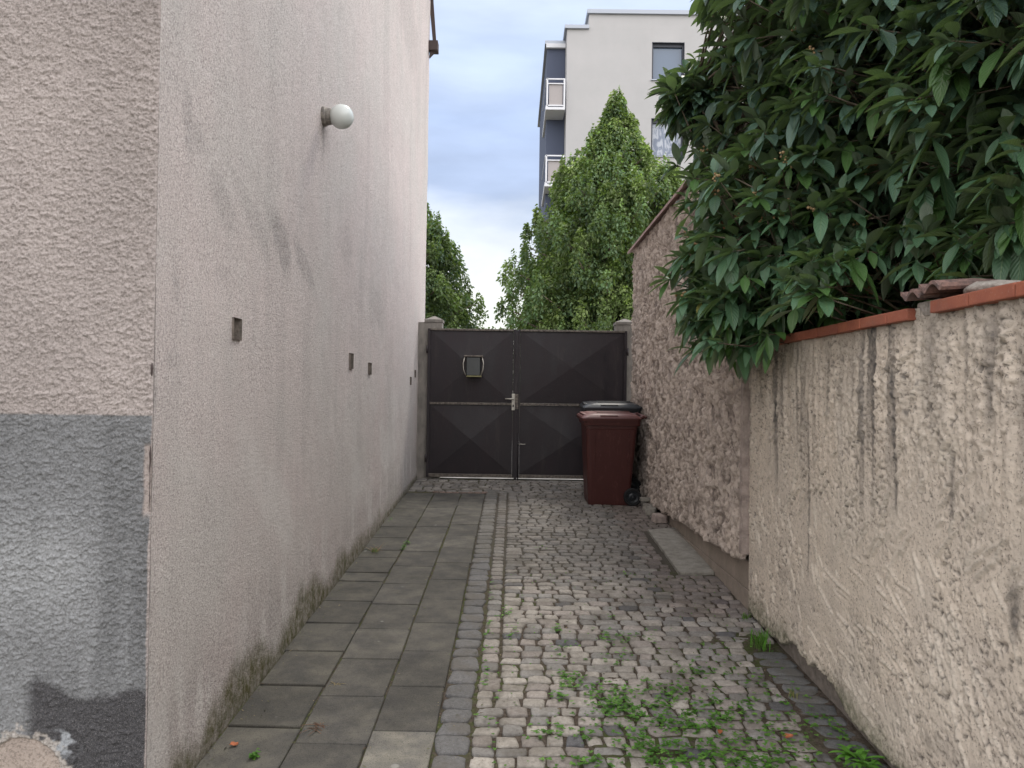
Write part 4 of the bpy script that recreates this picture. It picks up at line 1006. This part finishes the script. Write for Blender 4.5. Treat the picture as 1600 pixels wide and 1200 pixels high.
for c, r in ELL:
    c = np.array(c)
    for j in range(3):
        e = c+norm(r3.normal(size=3))*np.array(r)*0.5; m1 = base+np.array([0.1*r3.normal(), 0.1*r3.normal(), 0.9]); m2 = (m1+e)/2+0.12*r3.normal(size=3)
        if e[2] < 1.9: continue
        atube(bm, [base+0.05*r3.normal(size=3), m1, m2, e], [0.045, 0.038, 0.026, 0.012], 6); lim.append(m1); lim.append(m2); lim.append(e)
lim = np.array(lim)
for p, a in zip(T, A):
    q = p-a*(0.16+0.15*r3.random())+np.array([0.02, 0.02, -0.03]); near = lim[np.argmin(((lim-p)**2).sum(1))]
    if r3.random() < 0.35:
        mid = (q+near)/2+0.05*r3.normal(size=3); atube(bm, [near, mid, q, p], [0.010, 0.007, 0.005, 0.003], 4)
    else: atube(bm, [q, p], [0.0045, 0.003], 4)
bmo('branches', bm, M['bark'], shrub, True)
bm = bmesh.new(); cnt = 0
for p, a in zip(T, A):
    if r3.random() < 0.22 and cnt < 330:
        cnt += 1
        for j in range(7):
            q = p+a*0.02+0.012*r3.normal(size=3); bmesh.ops.create_icosphere(bm, subdivisions=1, radius=0.0065+0.004*r3.random(), matrix=Matrix.Translation(q))
bmo('flower_buds', bm, M['buds'], shrub, True)

# ------------------------------------------------------------ trees beyond the gate
def tree(loc, H, prof, label, seed, nclump, nleaf, lsize, tint, group, lean=0.0):
    r = np.random.default_rng(seed); x0, y0, z0 = loc
    t = thing('lime_tree', loc, label, 'tree', group)
    bm = bmesh.new(); tr = [(x0+lean*k/6+0.05*r.normal(), y0+0.05*r.normal(), z0+H*0.9*k/6) for k in range(7)]
    atube(bm, tr, [0.16*(1-0.14*k) for k in range(7)], 8); bmo('trunk', bm, M['bark'], t, True)
    hs = np.array([p[0] for p in prof]); rs = np.array([p[1] for p in prof])
    P, D, C = [], [], []
    bm = bmesh.new()
    for i in range(nclump):
        f = r.random(); z = z0+H*(hs[0]+(0.955-hs[0])*f); rad = np.interp((z-z0)/H, hs, rs)
        while r.random() > (rad+0.25)/2.6: f = r.random(); z = z0+H*(hs[0]+(0.955-hs[0])*f); rad = np.interp((z-z0)/H, hs, rs)
        az = r.random()*2*np.pi
        rho = rad*(0.25+0.75*r.random()**0.45)*(0.93+0.14*vnoise(np.array(az*1.7+5), np.array(z*1.3), seed)); cx, cy = x0+lean*(z-z0)/H+rho*math.cos(az), y0+rho*math.sin(az)
        cw = 0.17+0.20*r.random(); chh = (0.22+0.30*r.random())*(1.0 if f < 0.85 else 0.8)
        if i % 6 == 0: k_ = (1.10+0.18*r.random())*rad/max(rho, 0.01); cx = x0+(cx-x0)*k_; cy = y0+(cy-y0)*k_; cw *= 0.55; rho = rad
        if f > 0.86: cw *= 0.6
        n = int(nleaf*(0.6+0.8*r.random())); d = norm(r.normal(size=(n, 3))); rad_ = r.random((n, 1))**0.42
        q = np.array([cx, cy, z])+d*rad_*np.array([cw, cw, chh])*(1-0.55*np.clip(d[:, 2:3], 0, 1)*np.array([1, 1, 0])); 
        outv = np.array([math.cos(az), math.sin(az), 0])
        q[:, 2] -= 0.25*((q-np.array([cx, cy, z]))@outv)
        P.append(q); dirs = d*0.5+outv*0.5+np.array([0, 0, -0.45])+0.7*r.normal(size=(n, 3)); D.append(dirs)
        sh = 0.62+0.6*r.random(); yel = r.random() < 0.38
        c = np.array(tint)*sh; c = c*np.array((1.45, 1.28, 0.95)) if yel else c
        lit_tip = np.clip(d[:, 2:3]*rad_, 0, 1); C.append(c[None]*(0.65+0.5*r.random((n, 1)))*(1+lit_tip*np.array((0.6, 0.48, 0.25))))  # sunlit look of the clump tops put into the leaf colour
        if i % 3 == 0: atube(bm, [(x0+lean*(z-z0)/H*0.8, y0, z-0.25*rho-0.3), ((x0+cx)/2, (y0+cy)/2, z-0.12*rho-0.1), (cx, cy, z+0.2*chh)], [0.045, 0.028, 0.008], 5)
    bmo('branches', bm, M['bark'], t, True)
    P, D, C = np.vstack(P), np.vstack(D), np.vstack(C); n = len(P)
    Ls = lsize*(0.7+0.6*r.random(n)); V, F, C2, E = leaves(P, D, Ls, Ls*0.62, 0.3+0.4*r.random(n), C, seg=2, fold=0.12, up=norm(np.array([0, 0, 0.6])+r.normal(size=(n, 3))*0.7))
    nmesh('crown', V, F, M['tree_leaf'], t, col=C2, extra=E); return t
ZB = 0.55
def Hof(px, py, y): return on_y(px, py, y)[1]-ZB
x, _ = on_y(952, 400, 18.0)
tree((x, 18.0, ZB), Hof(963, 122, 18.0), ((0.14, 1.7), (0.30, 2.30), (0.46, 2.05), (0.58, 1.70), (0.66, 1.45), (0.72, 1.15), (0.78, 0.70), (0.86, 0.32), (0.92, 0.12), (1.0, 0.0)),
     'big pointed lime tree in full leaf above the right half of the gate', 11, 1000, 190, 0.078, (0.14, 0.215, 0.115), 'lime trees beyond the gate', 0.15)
x, _ = on_y(645, 400, 21.0)
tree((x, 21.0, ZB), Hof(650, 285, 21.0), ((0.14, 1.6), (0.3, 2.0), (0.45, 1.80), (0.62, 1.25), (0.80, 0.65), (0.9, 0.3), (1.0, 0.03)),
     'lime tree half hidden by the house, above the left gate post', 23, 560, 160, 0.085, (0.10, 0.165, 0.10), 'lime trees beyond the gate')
x, _ = on_y(1052, 400, 21.5)
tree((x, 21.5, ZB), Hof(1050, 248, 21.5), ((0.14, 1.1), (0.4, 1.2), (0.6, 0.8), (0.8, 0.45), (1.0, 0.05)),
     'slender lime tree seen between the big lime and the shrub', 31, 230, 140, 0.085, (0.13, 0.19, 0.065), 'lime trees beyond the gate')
# low hedge across the road
r = np.random.default_rng(3)
for (px0, px1, py, yy, lab) in ((720, 800, 508, 24.0, 'low bush just above the gate between the two lime trees'),):
    xa, zt = on_y(px0, py, yy); xb2, _ = on_y(px1, py, yy)
    n = 5200; q = np.stack([xa+(xb2-xa)*r.random(n), yy+0.8*(r.random(n)-0.5), 0.6+(zt-0.6)*r.random(n)], 1)
    q[:, 2] -= 0.22*fbm(q[:, 0]*3, q[:, 1]*3, 5, 3)
    t = thing('bush', ((xa+xb2)/2, yy, ZB), lab, 'bush')
    V, F, C, E = leaves(q, r.normal(size=(n, 3))+[0, 0, 0.2], 0.11*(0.7+0.6*r.random(n)), 0.08+0*q[:, 0], 0.3+0*q[:, 0], np.array((0.06, 0.10, 0.03))*(0.6+0.9*r.random((n, 1))), seg=2)
    nmesh('foliage', V, F, M['tree_leaf'], t, col=C, extra=E)
    bm = bmesh.new()
    for k in range(8): xk = xa+(xb2-xa)*(k+0.5)/8; atube(bm, [(xk, yy, 0.5), (xk+0.1, yy, 1.2), (xk+0.05*(k % 3), yy+0.1, zt-0.3)], [0.03, 0.02, 0.008], 5)
    bmo('stems', bm, M['bark'], t, True)

# ------------------------------------------------------------ apartment block
YA = 29.0
def ax(px): return on_y(px, 150, YA)[0]
def az_(py, px=950): return on_y(px, py, YA)[1]
x1_, x2_, x3_ = ax(853.5), ax(885), ax(919); XE = 19.0
apt = thing('apartment_block', (10, YA, 0.55), 'pale rendered apartment block with flat stepped roof behind the lime tree', 'building')
wins = []
for cx0, cx1 in ((ax(1018), ax(1069)), (ax(1018)+4.1, ax(1069)+4.1), (ax(1018)+8.2, ax(1069)+8.2)):
    for k in range(5): z1 = az_(66, 1045)-k*(az_(66, 1045)-az_(185, 1045)); z0 = z1-(az_(66, 1045)-az_(125, 1045)); wins.append((cx0, cx1, z0, z1, k))
us = np.unique(np.round([x2_, XE]+[q for w in wins for q in w[:2]], 4)); vs = np.unique(np.round([0.4, az_(45, 900)]+[q for w in wins for q in w[2:4]], 4))
def hm(u, v):
    k = np.zeros(u.shape, bool)
    for w in wins: k |= (u > w[0]) & (u < w[1]) & (v > w[2]) & (v < w[3])
    return ~k
U, V, F = grid(us, vs, hm); nmesh('facade', np.stack([U, YA+0*U, V], 1), F, M['apt'], apt, smooth=False)
zt0, zt1, ztop = az_(52, 868), az_(45, 900), az_(22, 1000)
box('parapet_wall', ((x3_+XE)/2, YA+6.0, (zt1+ztop)/2+0.001), (XE-x3_, 12.0, ztop-zt1), M['apt'], apt, 0)
bm = bmesh.new(); abox(bm, (XE-0.1, YA+6.0, zt1/2), (0.2, 12.0, zt1-0.01)); abox(bm, ((x2_+XE)/2, YA+11.9, zt1/2), (XE-x2_-0.5, 0.2, zt1-0.01)); abox(bm, (x2_+0.1, YA+6.0, zt1/2), (0.2, 11.96, zt1-0.01)); bmo('other_walls', bm, M['apt'], apt)
bm = bmesh.new(); abox(bm, ((x3_+XE)/2, YA+6.0, ztop+0.05), (XE-x3_+0.16, 12.2, 0.16), 0.01); abox(bm, ((x2_+x3_)/2-0.05, YA+6.0, zt1+0.05), (x3_-x2_+0.1, 12.2, 0.14), 0.01); abox(bm, ((x1_+x2_)/2-0.03, YA+5.5, zt0+0.03), (x2_-x1_+0.03, 9.4, 0.14), 0.01); bmo('roof_edge', bm, M['flash'], apt)
for (a, b, z0, z1, k) in wins:
    bm = bmesh.new(); dp = 0.16; fw_ = 0.07
    for (c_, s_) in (((a+fw_/2, YA+dp, (z0+z1)/2), (fw_, 0.08, z1-z0)), ((b-fw_/2, YA+dp, (z0+z1)/2), (fw_, 0.08, z1-z0)), (((a+b)/2, YA+dp, z1-fw_), (b-a-2*fw_, 0.08, 2*fw_)), (((a+b)/2, YA+dp, z0+fw_/2), (b-a-2*fw_, 0.08, fw_))): abox(bm, c_, s_, 0.004)
    # reveals
    for (c_, s_) in (((a+0.01, YA+0.08, (z0+z1)/2), (0.02, 0.155, z1-z0)), ((b-0.01, YA+0.08, (z0+z1)/2), (0.02, 0.155, z1-z0)), (((a+b)/2, YA+0.08, z1-0.01), (b-a-0.04, 0.155, 0.02))): abox(bm, c_, s_)
    w = bmo('window', bm, M['wframe'], apt)
    box('pane', ((a+b)/2, YA+dp+0.045, (z0+z1)/2), (b-a-0.01, 0.01, z1-z0-0.01), M['glass'] if k != 1 else M['curtain'], w, 0)
    box('sill', ((a+b)/2, YA-0.02, z0-0.02), (b-a+0.08, 0.10, 0.035), M['flash'], w, 0.004)
# recessed loggia strip on the left with its side screens and railings
YL = YA+0.9
box('dark_side_wall', ((x1_+x2_)/2+0.02, YL+4.3, (zt0)/2), (x2_-x1_-0.06, 8.6, zt0-0.05), M['aptdark'], apt, 0)
box('loggia_fascia', ((x1_+x2_)/2, YL-0.08, zt0-0.12), (x2_-x1_-0.01, 0.14, 0.16), M['white_metal'], apt, 0.004)
sp_ = az_(66, 1045)-az_(185, 1045)
for k in range(5):
    zr1 = az_(125, 868)-k*sp_; zr0 = az_(173, 868)-k*sp_
    bm = bmesh.new(); a, b = x1_-0.03, x2_-0.06
    for (c_, s_) in (((a+0.06, YA-0.15, (zr0+zr1)/2), (0.06, 0.05, zr1-zr0)), ((b-0.03, YA-0.15, (zr0+zr1)/2), (0.06, 0.05, zr1-zr0)), (((a+b)/2, YA-0.15, zr1-0.03), (b-a-0.1, 0.05, 0.05)), (((a+b)/2, YA-0.15, zr1-0.20), (b-a-0.1, 0.04, 0.04)), (((a+b)/2, YA-0.15, zr0+0.14), (b-a-0.1, 0.05, 0.05)),
                     ((a+0.03, YA+1.5, zr1-0.03), (0.05, 3.2, 0.05)), ((a+0.03, YA+1.5, zr0+0.14), (0.05, 3.2, 0.05))): abox(bm, c_, s_, 0.004)
    rl = bmo('balcony', bm, M['white_metal'], apt)
    box('infill_panel', ((a+b)/2+0.02, YA-0.10, (zr0+zr1)/2-0.02), (b-a-0.22, 0.02, zr1-zr0-0.34), M['aptbox'], rl, 0)
    box('balcony_slab', ((a+b)/2, YA+1.4, zr0+0.02), (b-a, 3.2, 0.10), M['white_metal'], rl, 0.01)
    box('side_infill', (a+0.02, YA+1.5, (zr0+zr1)/2-0.02), (0.02, 3.0, zr1-zr0-0.34), M['aptdark'], rl, 0)

# ------------------------------------------------------------ weeds and litter
r = np.random.default_rng(77)
P, D, Ls, C = [], [], [], []
def weeds(px, py, sx, sy, n, size=0.0145, tall=0.024, yel=0.0):
    cx, cy = on_g(px, py)
    for _ in range(int(n*1.3)):
        x = cx+1.25*sx*r.normal(); y = cy+1.25*sy*r.normal()
        if wet(np.array(x), np.array(y)) < 0.1 and fbm(np.array(x*14), np.array(y*14), 88, 2) < 0.5 and r.random() < 0.7: continue
        if x > 1.52: continue
        z = float(gz(y))+0.003+tall*r.random()**1.5
        a0 = r.random()*6.28; s = size*(0.6+0.7*r.random()); c = np.array((0.075, 0.19, 0.028)) if r.random() > 0.3 else np.array((0.12, 0.25, 0.045)); c = c*(0.65+0.6*r.random())
        for k in range(3):
            a = a0+k*2.09; P.append((x, y, z)); D.append((math.cos(a), math.sin(a), 0.25+0.2*r.normal())); Ls.append(s); C.append(c)
for (px, py, sx, sy, n) in ((990, 1110, 0.09, 0.10, 100), (1060, 1120, 0.10, 0.09, 170), (1110, 1140, 0.12, 0.07, 170), (1150, 1105, 0.09, 0.06, 70), (1040, 1080, 0.07, 0.05, 60), (950, 1090, 0.05, 0.08, 60), (960, 1105, 0.05, 0.03, 60),
                            (1060, 1175, 0.09, 0.06, 120), (1190, 1190, 0.09, 0.05, 100), (1240, 1160, 0.07, 0.08, 40), (1100, 1195, 0.12, 0.03, 90), (890, 1065, 0.03, 0.05, 50), (880, 1020, 0.04, 0.08, 30), (960, 1000, 0.05, 0.05, 40),
                            (970, 1030, 0.04, 0.04, 30), (1090, 1050, 0.05, 0.04, 40), (800, 990, 0.02, 0.06, 22), (875, 1090, 0.02, 0.03, 22), (850, 1145, 0.03, 0.04, 28), (900, 1150, 0.03, 0.03, 30), (920, 1195, 0.05, 0.02, 40),
                            (790, 960, 0.02, 0.05, 16), (870, 985, 0.02, 0.03, 16), (980, 900, 0.02, 0.04, 14), (845, 855, 0.02, 0.03, 6), (1290, 1130, 0.05, 0.06, 30), (1330, 1150, 0.03, 0.1, 30), (995, 1160, 0.04, 0.05, 40), (770, 1140, 0.02, 0.2, 20), (762, 1000, 0.012, 0.5, 40),
                            (1020, 1000, 0.2, 0.15, 40), (1180, 1060, 0.1, 0.12, 40), (630, 857, 0.01, 0.04, 14), (637, 850, 0.01, 0.02, 10), (400, 1184, 0.012, 0.015, 14), (610, 812, 0.01, 0.04, 8)):
    weeds(px, py, sx, sy, n)
for _ in range(260):                             # single seedlings in the joints
    x = -0.1+1.6*r.random(); y = 2.8+3.2*r.random()**1.3; P.append((x, y, float(gz(y))+0.004)); a = r.random()*6.28; D.append((math.cos(a), math.sin(a), 0.4)); Ls.append(0.014); C.append(np.array((0.08, 0.18, 0.03)))
P = np.array(P); n = len(P); Ls = np.array(Ls)
V, F, C2, E = leaves(P, np.array(D), Ls, Ls*0.95, np.full(n, 0.25), np.array(C), seg=2, fold=0.06, up=np.tile([0, 0, 1.0], (n, 1)))
tag(nmesh('weeds', V, F, M['weed_leaf'], None, col=C2, extra=E), kind='stuff')
bpy.data.objects['weeds']['label'] = 'low clover-like weeds growing between the cobbles'; bpy.data.objects['weeds']['category'] = 'weeds'
def blades(name, px, py, n, hgt_, spread, label, cat, col, matn='weed_leaf', group=None, width=0.005, flat=0.0, X=None):
    x0, y0 = on_g(px, py)
    if X is not None: x0 = X
    z0 = float(gz(y0)); q = np.stack([x0+spread*0.35*r.normal(size=n), y0+spread*0.5*r.normal(size=n), np.full(n, z0-0.002)], 1)
    a = r.random(n)*6.28; lean = 0.2+0.5*r.random(n)+flat; d = np.stack([np.cos(a)*lean, np.sin(a)*lean, np.ones(n)*(1-flat*0.8)], 1)
    Ls = hgt_*(0.5+0.6*r.random(n)); V, F, C2, E = leaves(q, d, Ls, np.full(n, width)*(0.7+0.6*r.random(n)), 0.3+0.7*r.random(n), np.array(col)*(0.7+0.6*r.random((n, 1))), seg=5, fold=0.2, width_pow=0.5)
    V = V-np.array([x0, y0, z0]); o = nmesh(name, V, F, M[matn], None, col=C2, extra=E); o.location = (x0, y0, z0)
    return tag(o, label, cat, group)
blades('grass_tuft', 1188, 1012, 75, 0.17, 0.06, 'tall bright green grass tuft at the foot of the garden wall', 'grass', (0.075, 0.20, 0.022), group='grass tufts by the garden wall')
blades('grass_tuft', 1164, 966, 26, 0.06, 0.05, 'small low grass tuft just beyond the tall tuft', 'grass', (0.10, 0.19, 0.04), group='grass tufts by the garden wall')
blades('grass_tuft', 1240, 1090, 18, 0.08, 0.035, 'thin yellowing grass tuft on the earth between tall tuft and wall foot', 'grass', (0.20, 0.19, 0.08), group='grass tufts by the garden wall')
blades('dandelion_plant', 1345, 1188, 34, 0.12, 0.07, 'leafy green dandelion rosette at the bottom right by the wall', 'plant', (0.11, 0.27, 0.04), width=0.020, flat=0.55)
blades('dry_grass', 585, 862, 34, 0.13, 0.05, 'dry reddish straw tuft at the foot of the pink house wall', 'dry grass', (0.28, 0.17, 0.11), 'weed_leaf', width=0.004, flat=0.3, group='dry grass wisps on the slabs')
blades('dry_grass', 497, 1135, 22, 0.09, 0.03, 'withered brown sprig lying in the slab joint near the orange leaf', 'dry grass', (0.14, 0.075, 0.055), 'weed_leaf', width=0.004, flat=0.9, group='dry grass wisps on the slabs')
blades('dry_grass', 525, 1068, 12, 0.06, 0.03, 'tiny straw wisp on the slabs halfway along the near joint', 'dry grass', (0.28, 0.22, 0.13), 'weed_leaf', width=0.003, flat=0.9, group='dry grass wisps on the slabs')
P, D, Ls, C = [], [], [], []
for k in range(1500):                            # crumbs, twigs and bud scales lying about
    if k % 3: x = -0.33+1.85*r.random(); y = 2.7+5*r.random()**1.4
    elif k % 2: x = (-0.936, -0.61, -0.325)[k % 9//3]+0.012*r.normal(); y = 2.7+6*r.random()
    else: x = XL+0.03+0.12*r.random()**2; y = 2.7+6*r.random()
    P.append((x, y, float(gz(y))+0.006)); a = r.random()*6.28; D.append((math.cos(a), math.sin(a), 0.15*r.normal())); Ls.append(0.006+0.022*r.random()**3); C.append(np.array(((0.07, 0.05, 0.035), (0.22, 0.17, 0.11), (0.035, 0.03, 0.025), (0.10, 0.10, 0.05))[r.integers(0, 4)]))
Ls = np.array(Ls); n = len(P); V, F, C2, E = leaves(np.array(P), np.array(D), Ls, 0.004+Ls*0.25*r.random(n), np.zeros(n), np.array(C), seg=2, up=np.tile([0, 0, 1.0], (n, 1)))
o = tag(nmesh('litter', V, F, M['weed_leaf'], None, col=C2, extra=E), 'fine brown plant litter scattered over the paving', 'litter', None, 'stuff')
def dead(px, py, s, label, rz):
    x, y = on_g(px, py); n = 7; bm = bmesh.new(); c = bm.verts.new((0, 0, 0.003)); ring = []
    for k in range(11):
        a = 2*math.pi*k/11; rr_ = s*(0.7+0.5*random.random()); ring.append(bm.verts.new((rr_*math.cos(a), 0.65*rr_*math.sin(a), 0.004+0.35*s*random.random())))
    for k in range(11): bm.faces.new((c, ring[k], ring[(k+1) % 11]))
    r_ = bmesh.ops.extrude_face_region(bm, geom=bm.faces[:]); bmesh.ops.translate(bm, verts=[v for v in r_['geom'] if isinstance(v, bmesh.types.BMVert)], vec=(0, 0, 0.0015))
    o = bmo('fallen_leaf', bm, M['dead'], None); o.location = (x, y, float(gz(y))+0.004); o.rotation_euler = (0.1, 0, rz); tag(o, label, 'leaf', 'fallen leaves on the paving')
dead(366, 1166, 0.020, 'orange dry leaf on the slabs beside the mossy wall foot', 0.4)
dead(1125, 1147, 0.021, 'red-brown dry leaf among the weeds on the cobbles', 1.2)
dead(1232, 1154, 0.024, 'brown dry leaf on bare earth right of the weeds', 0.2)
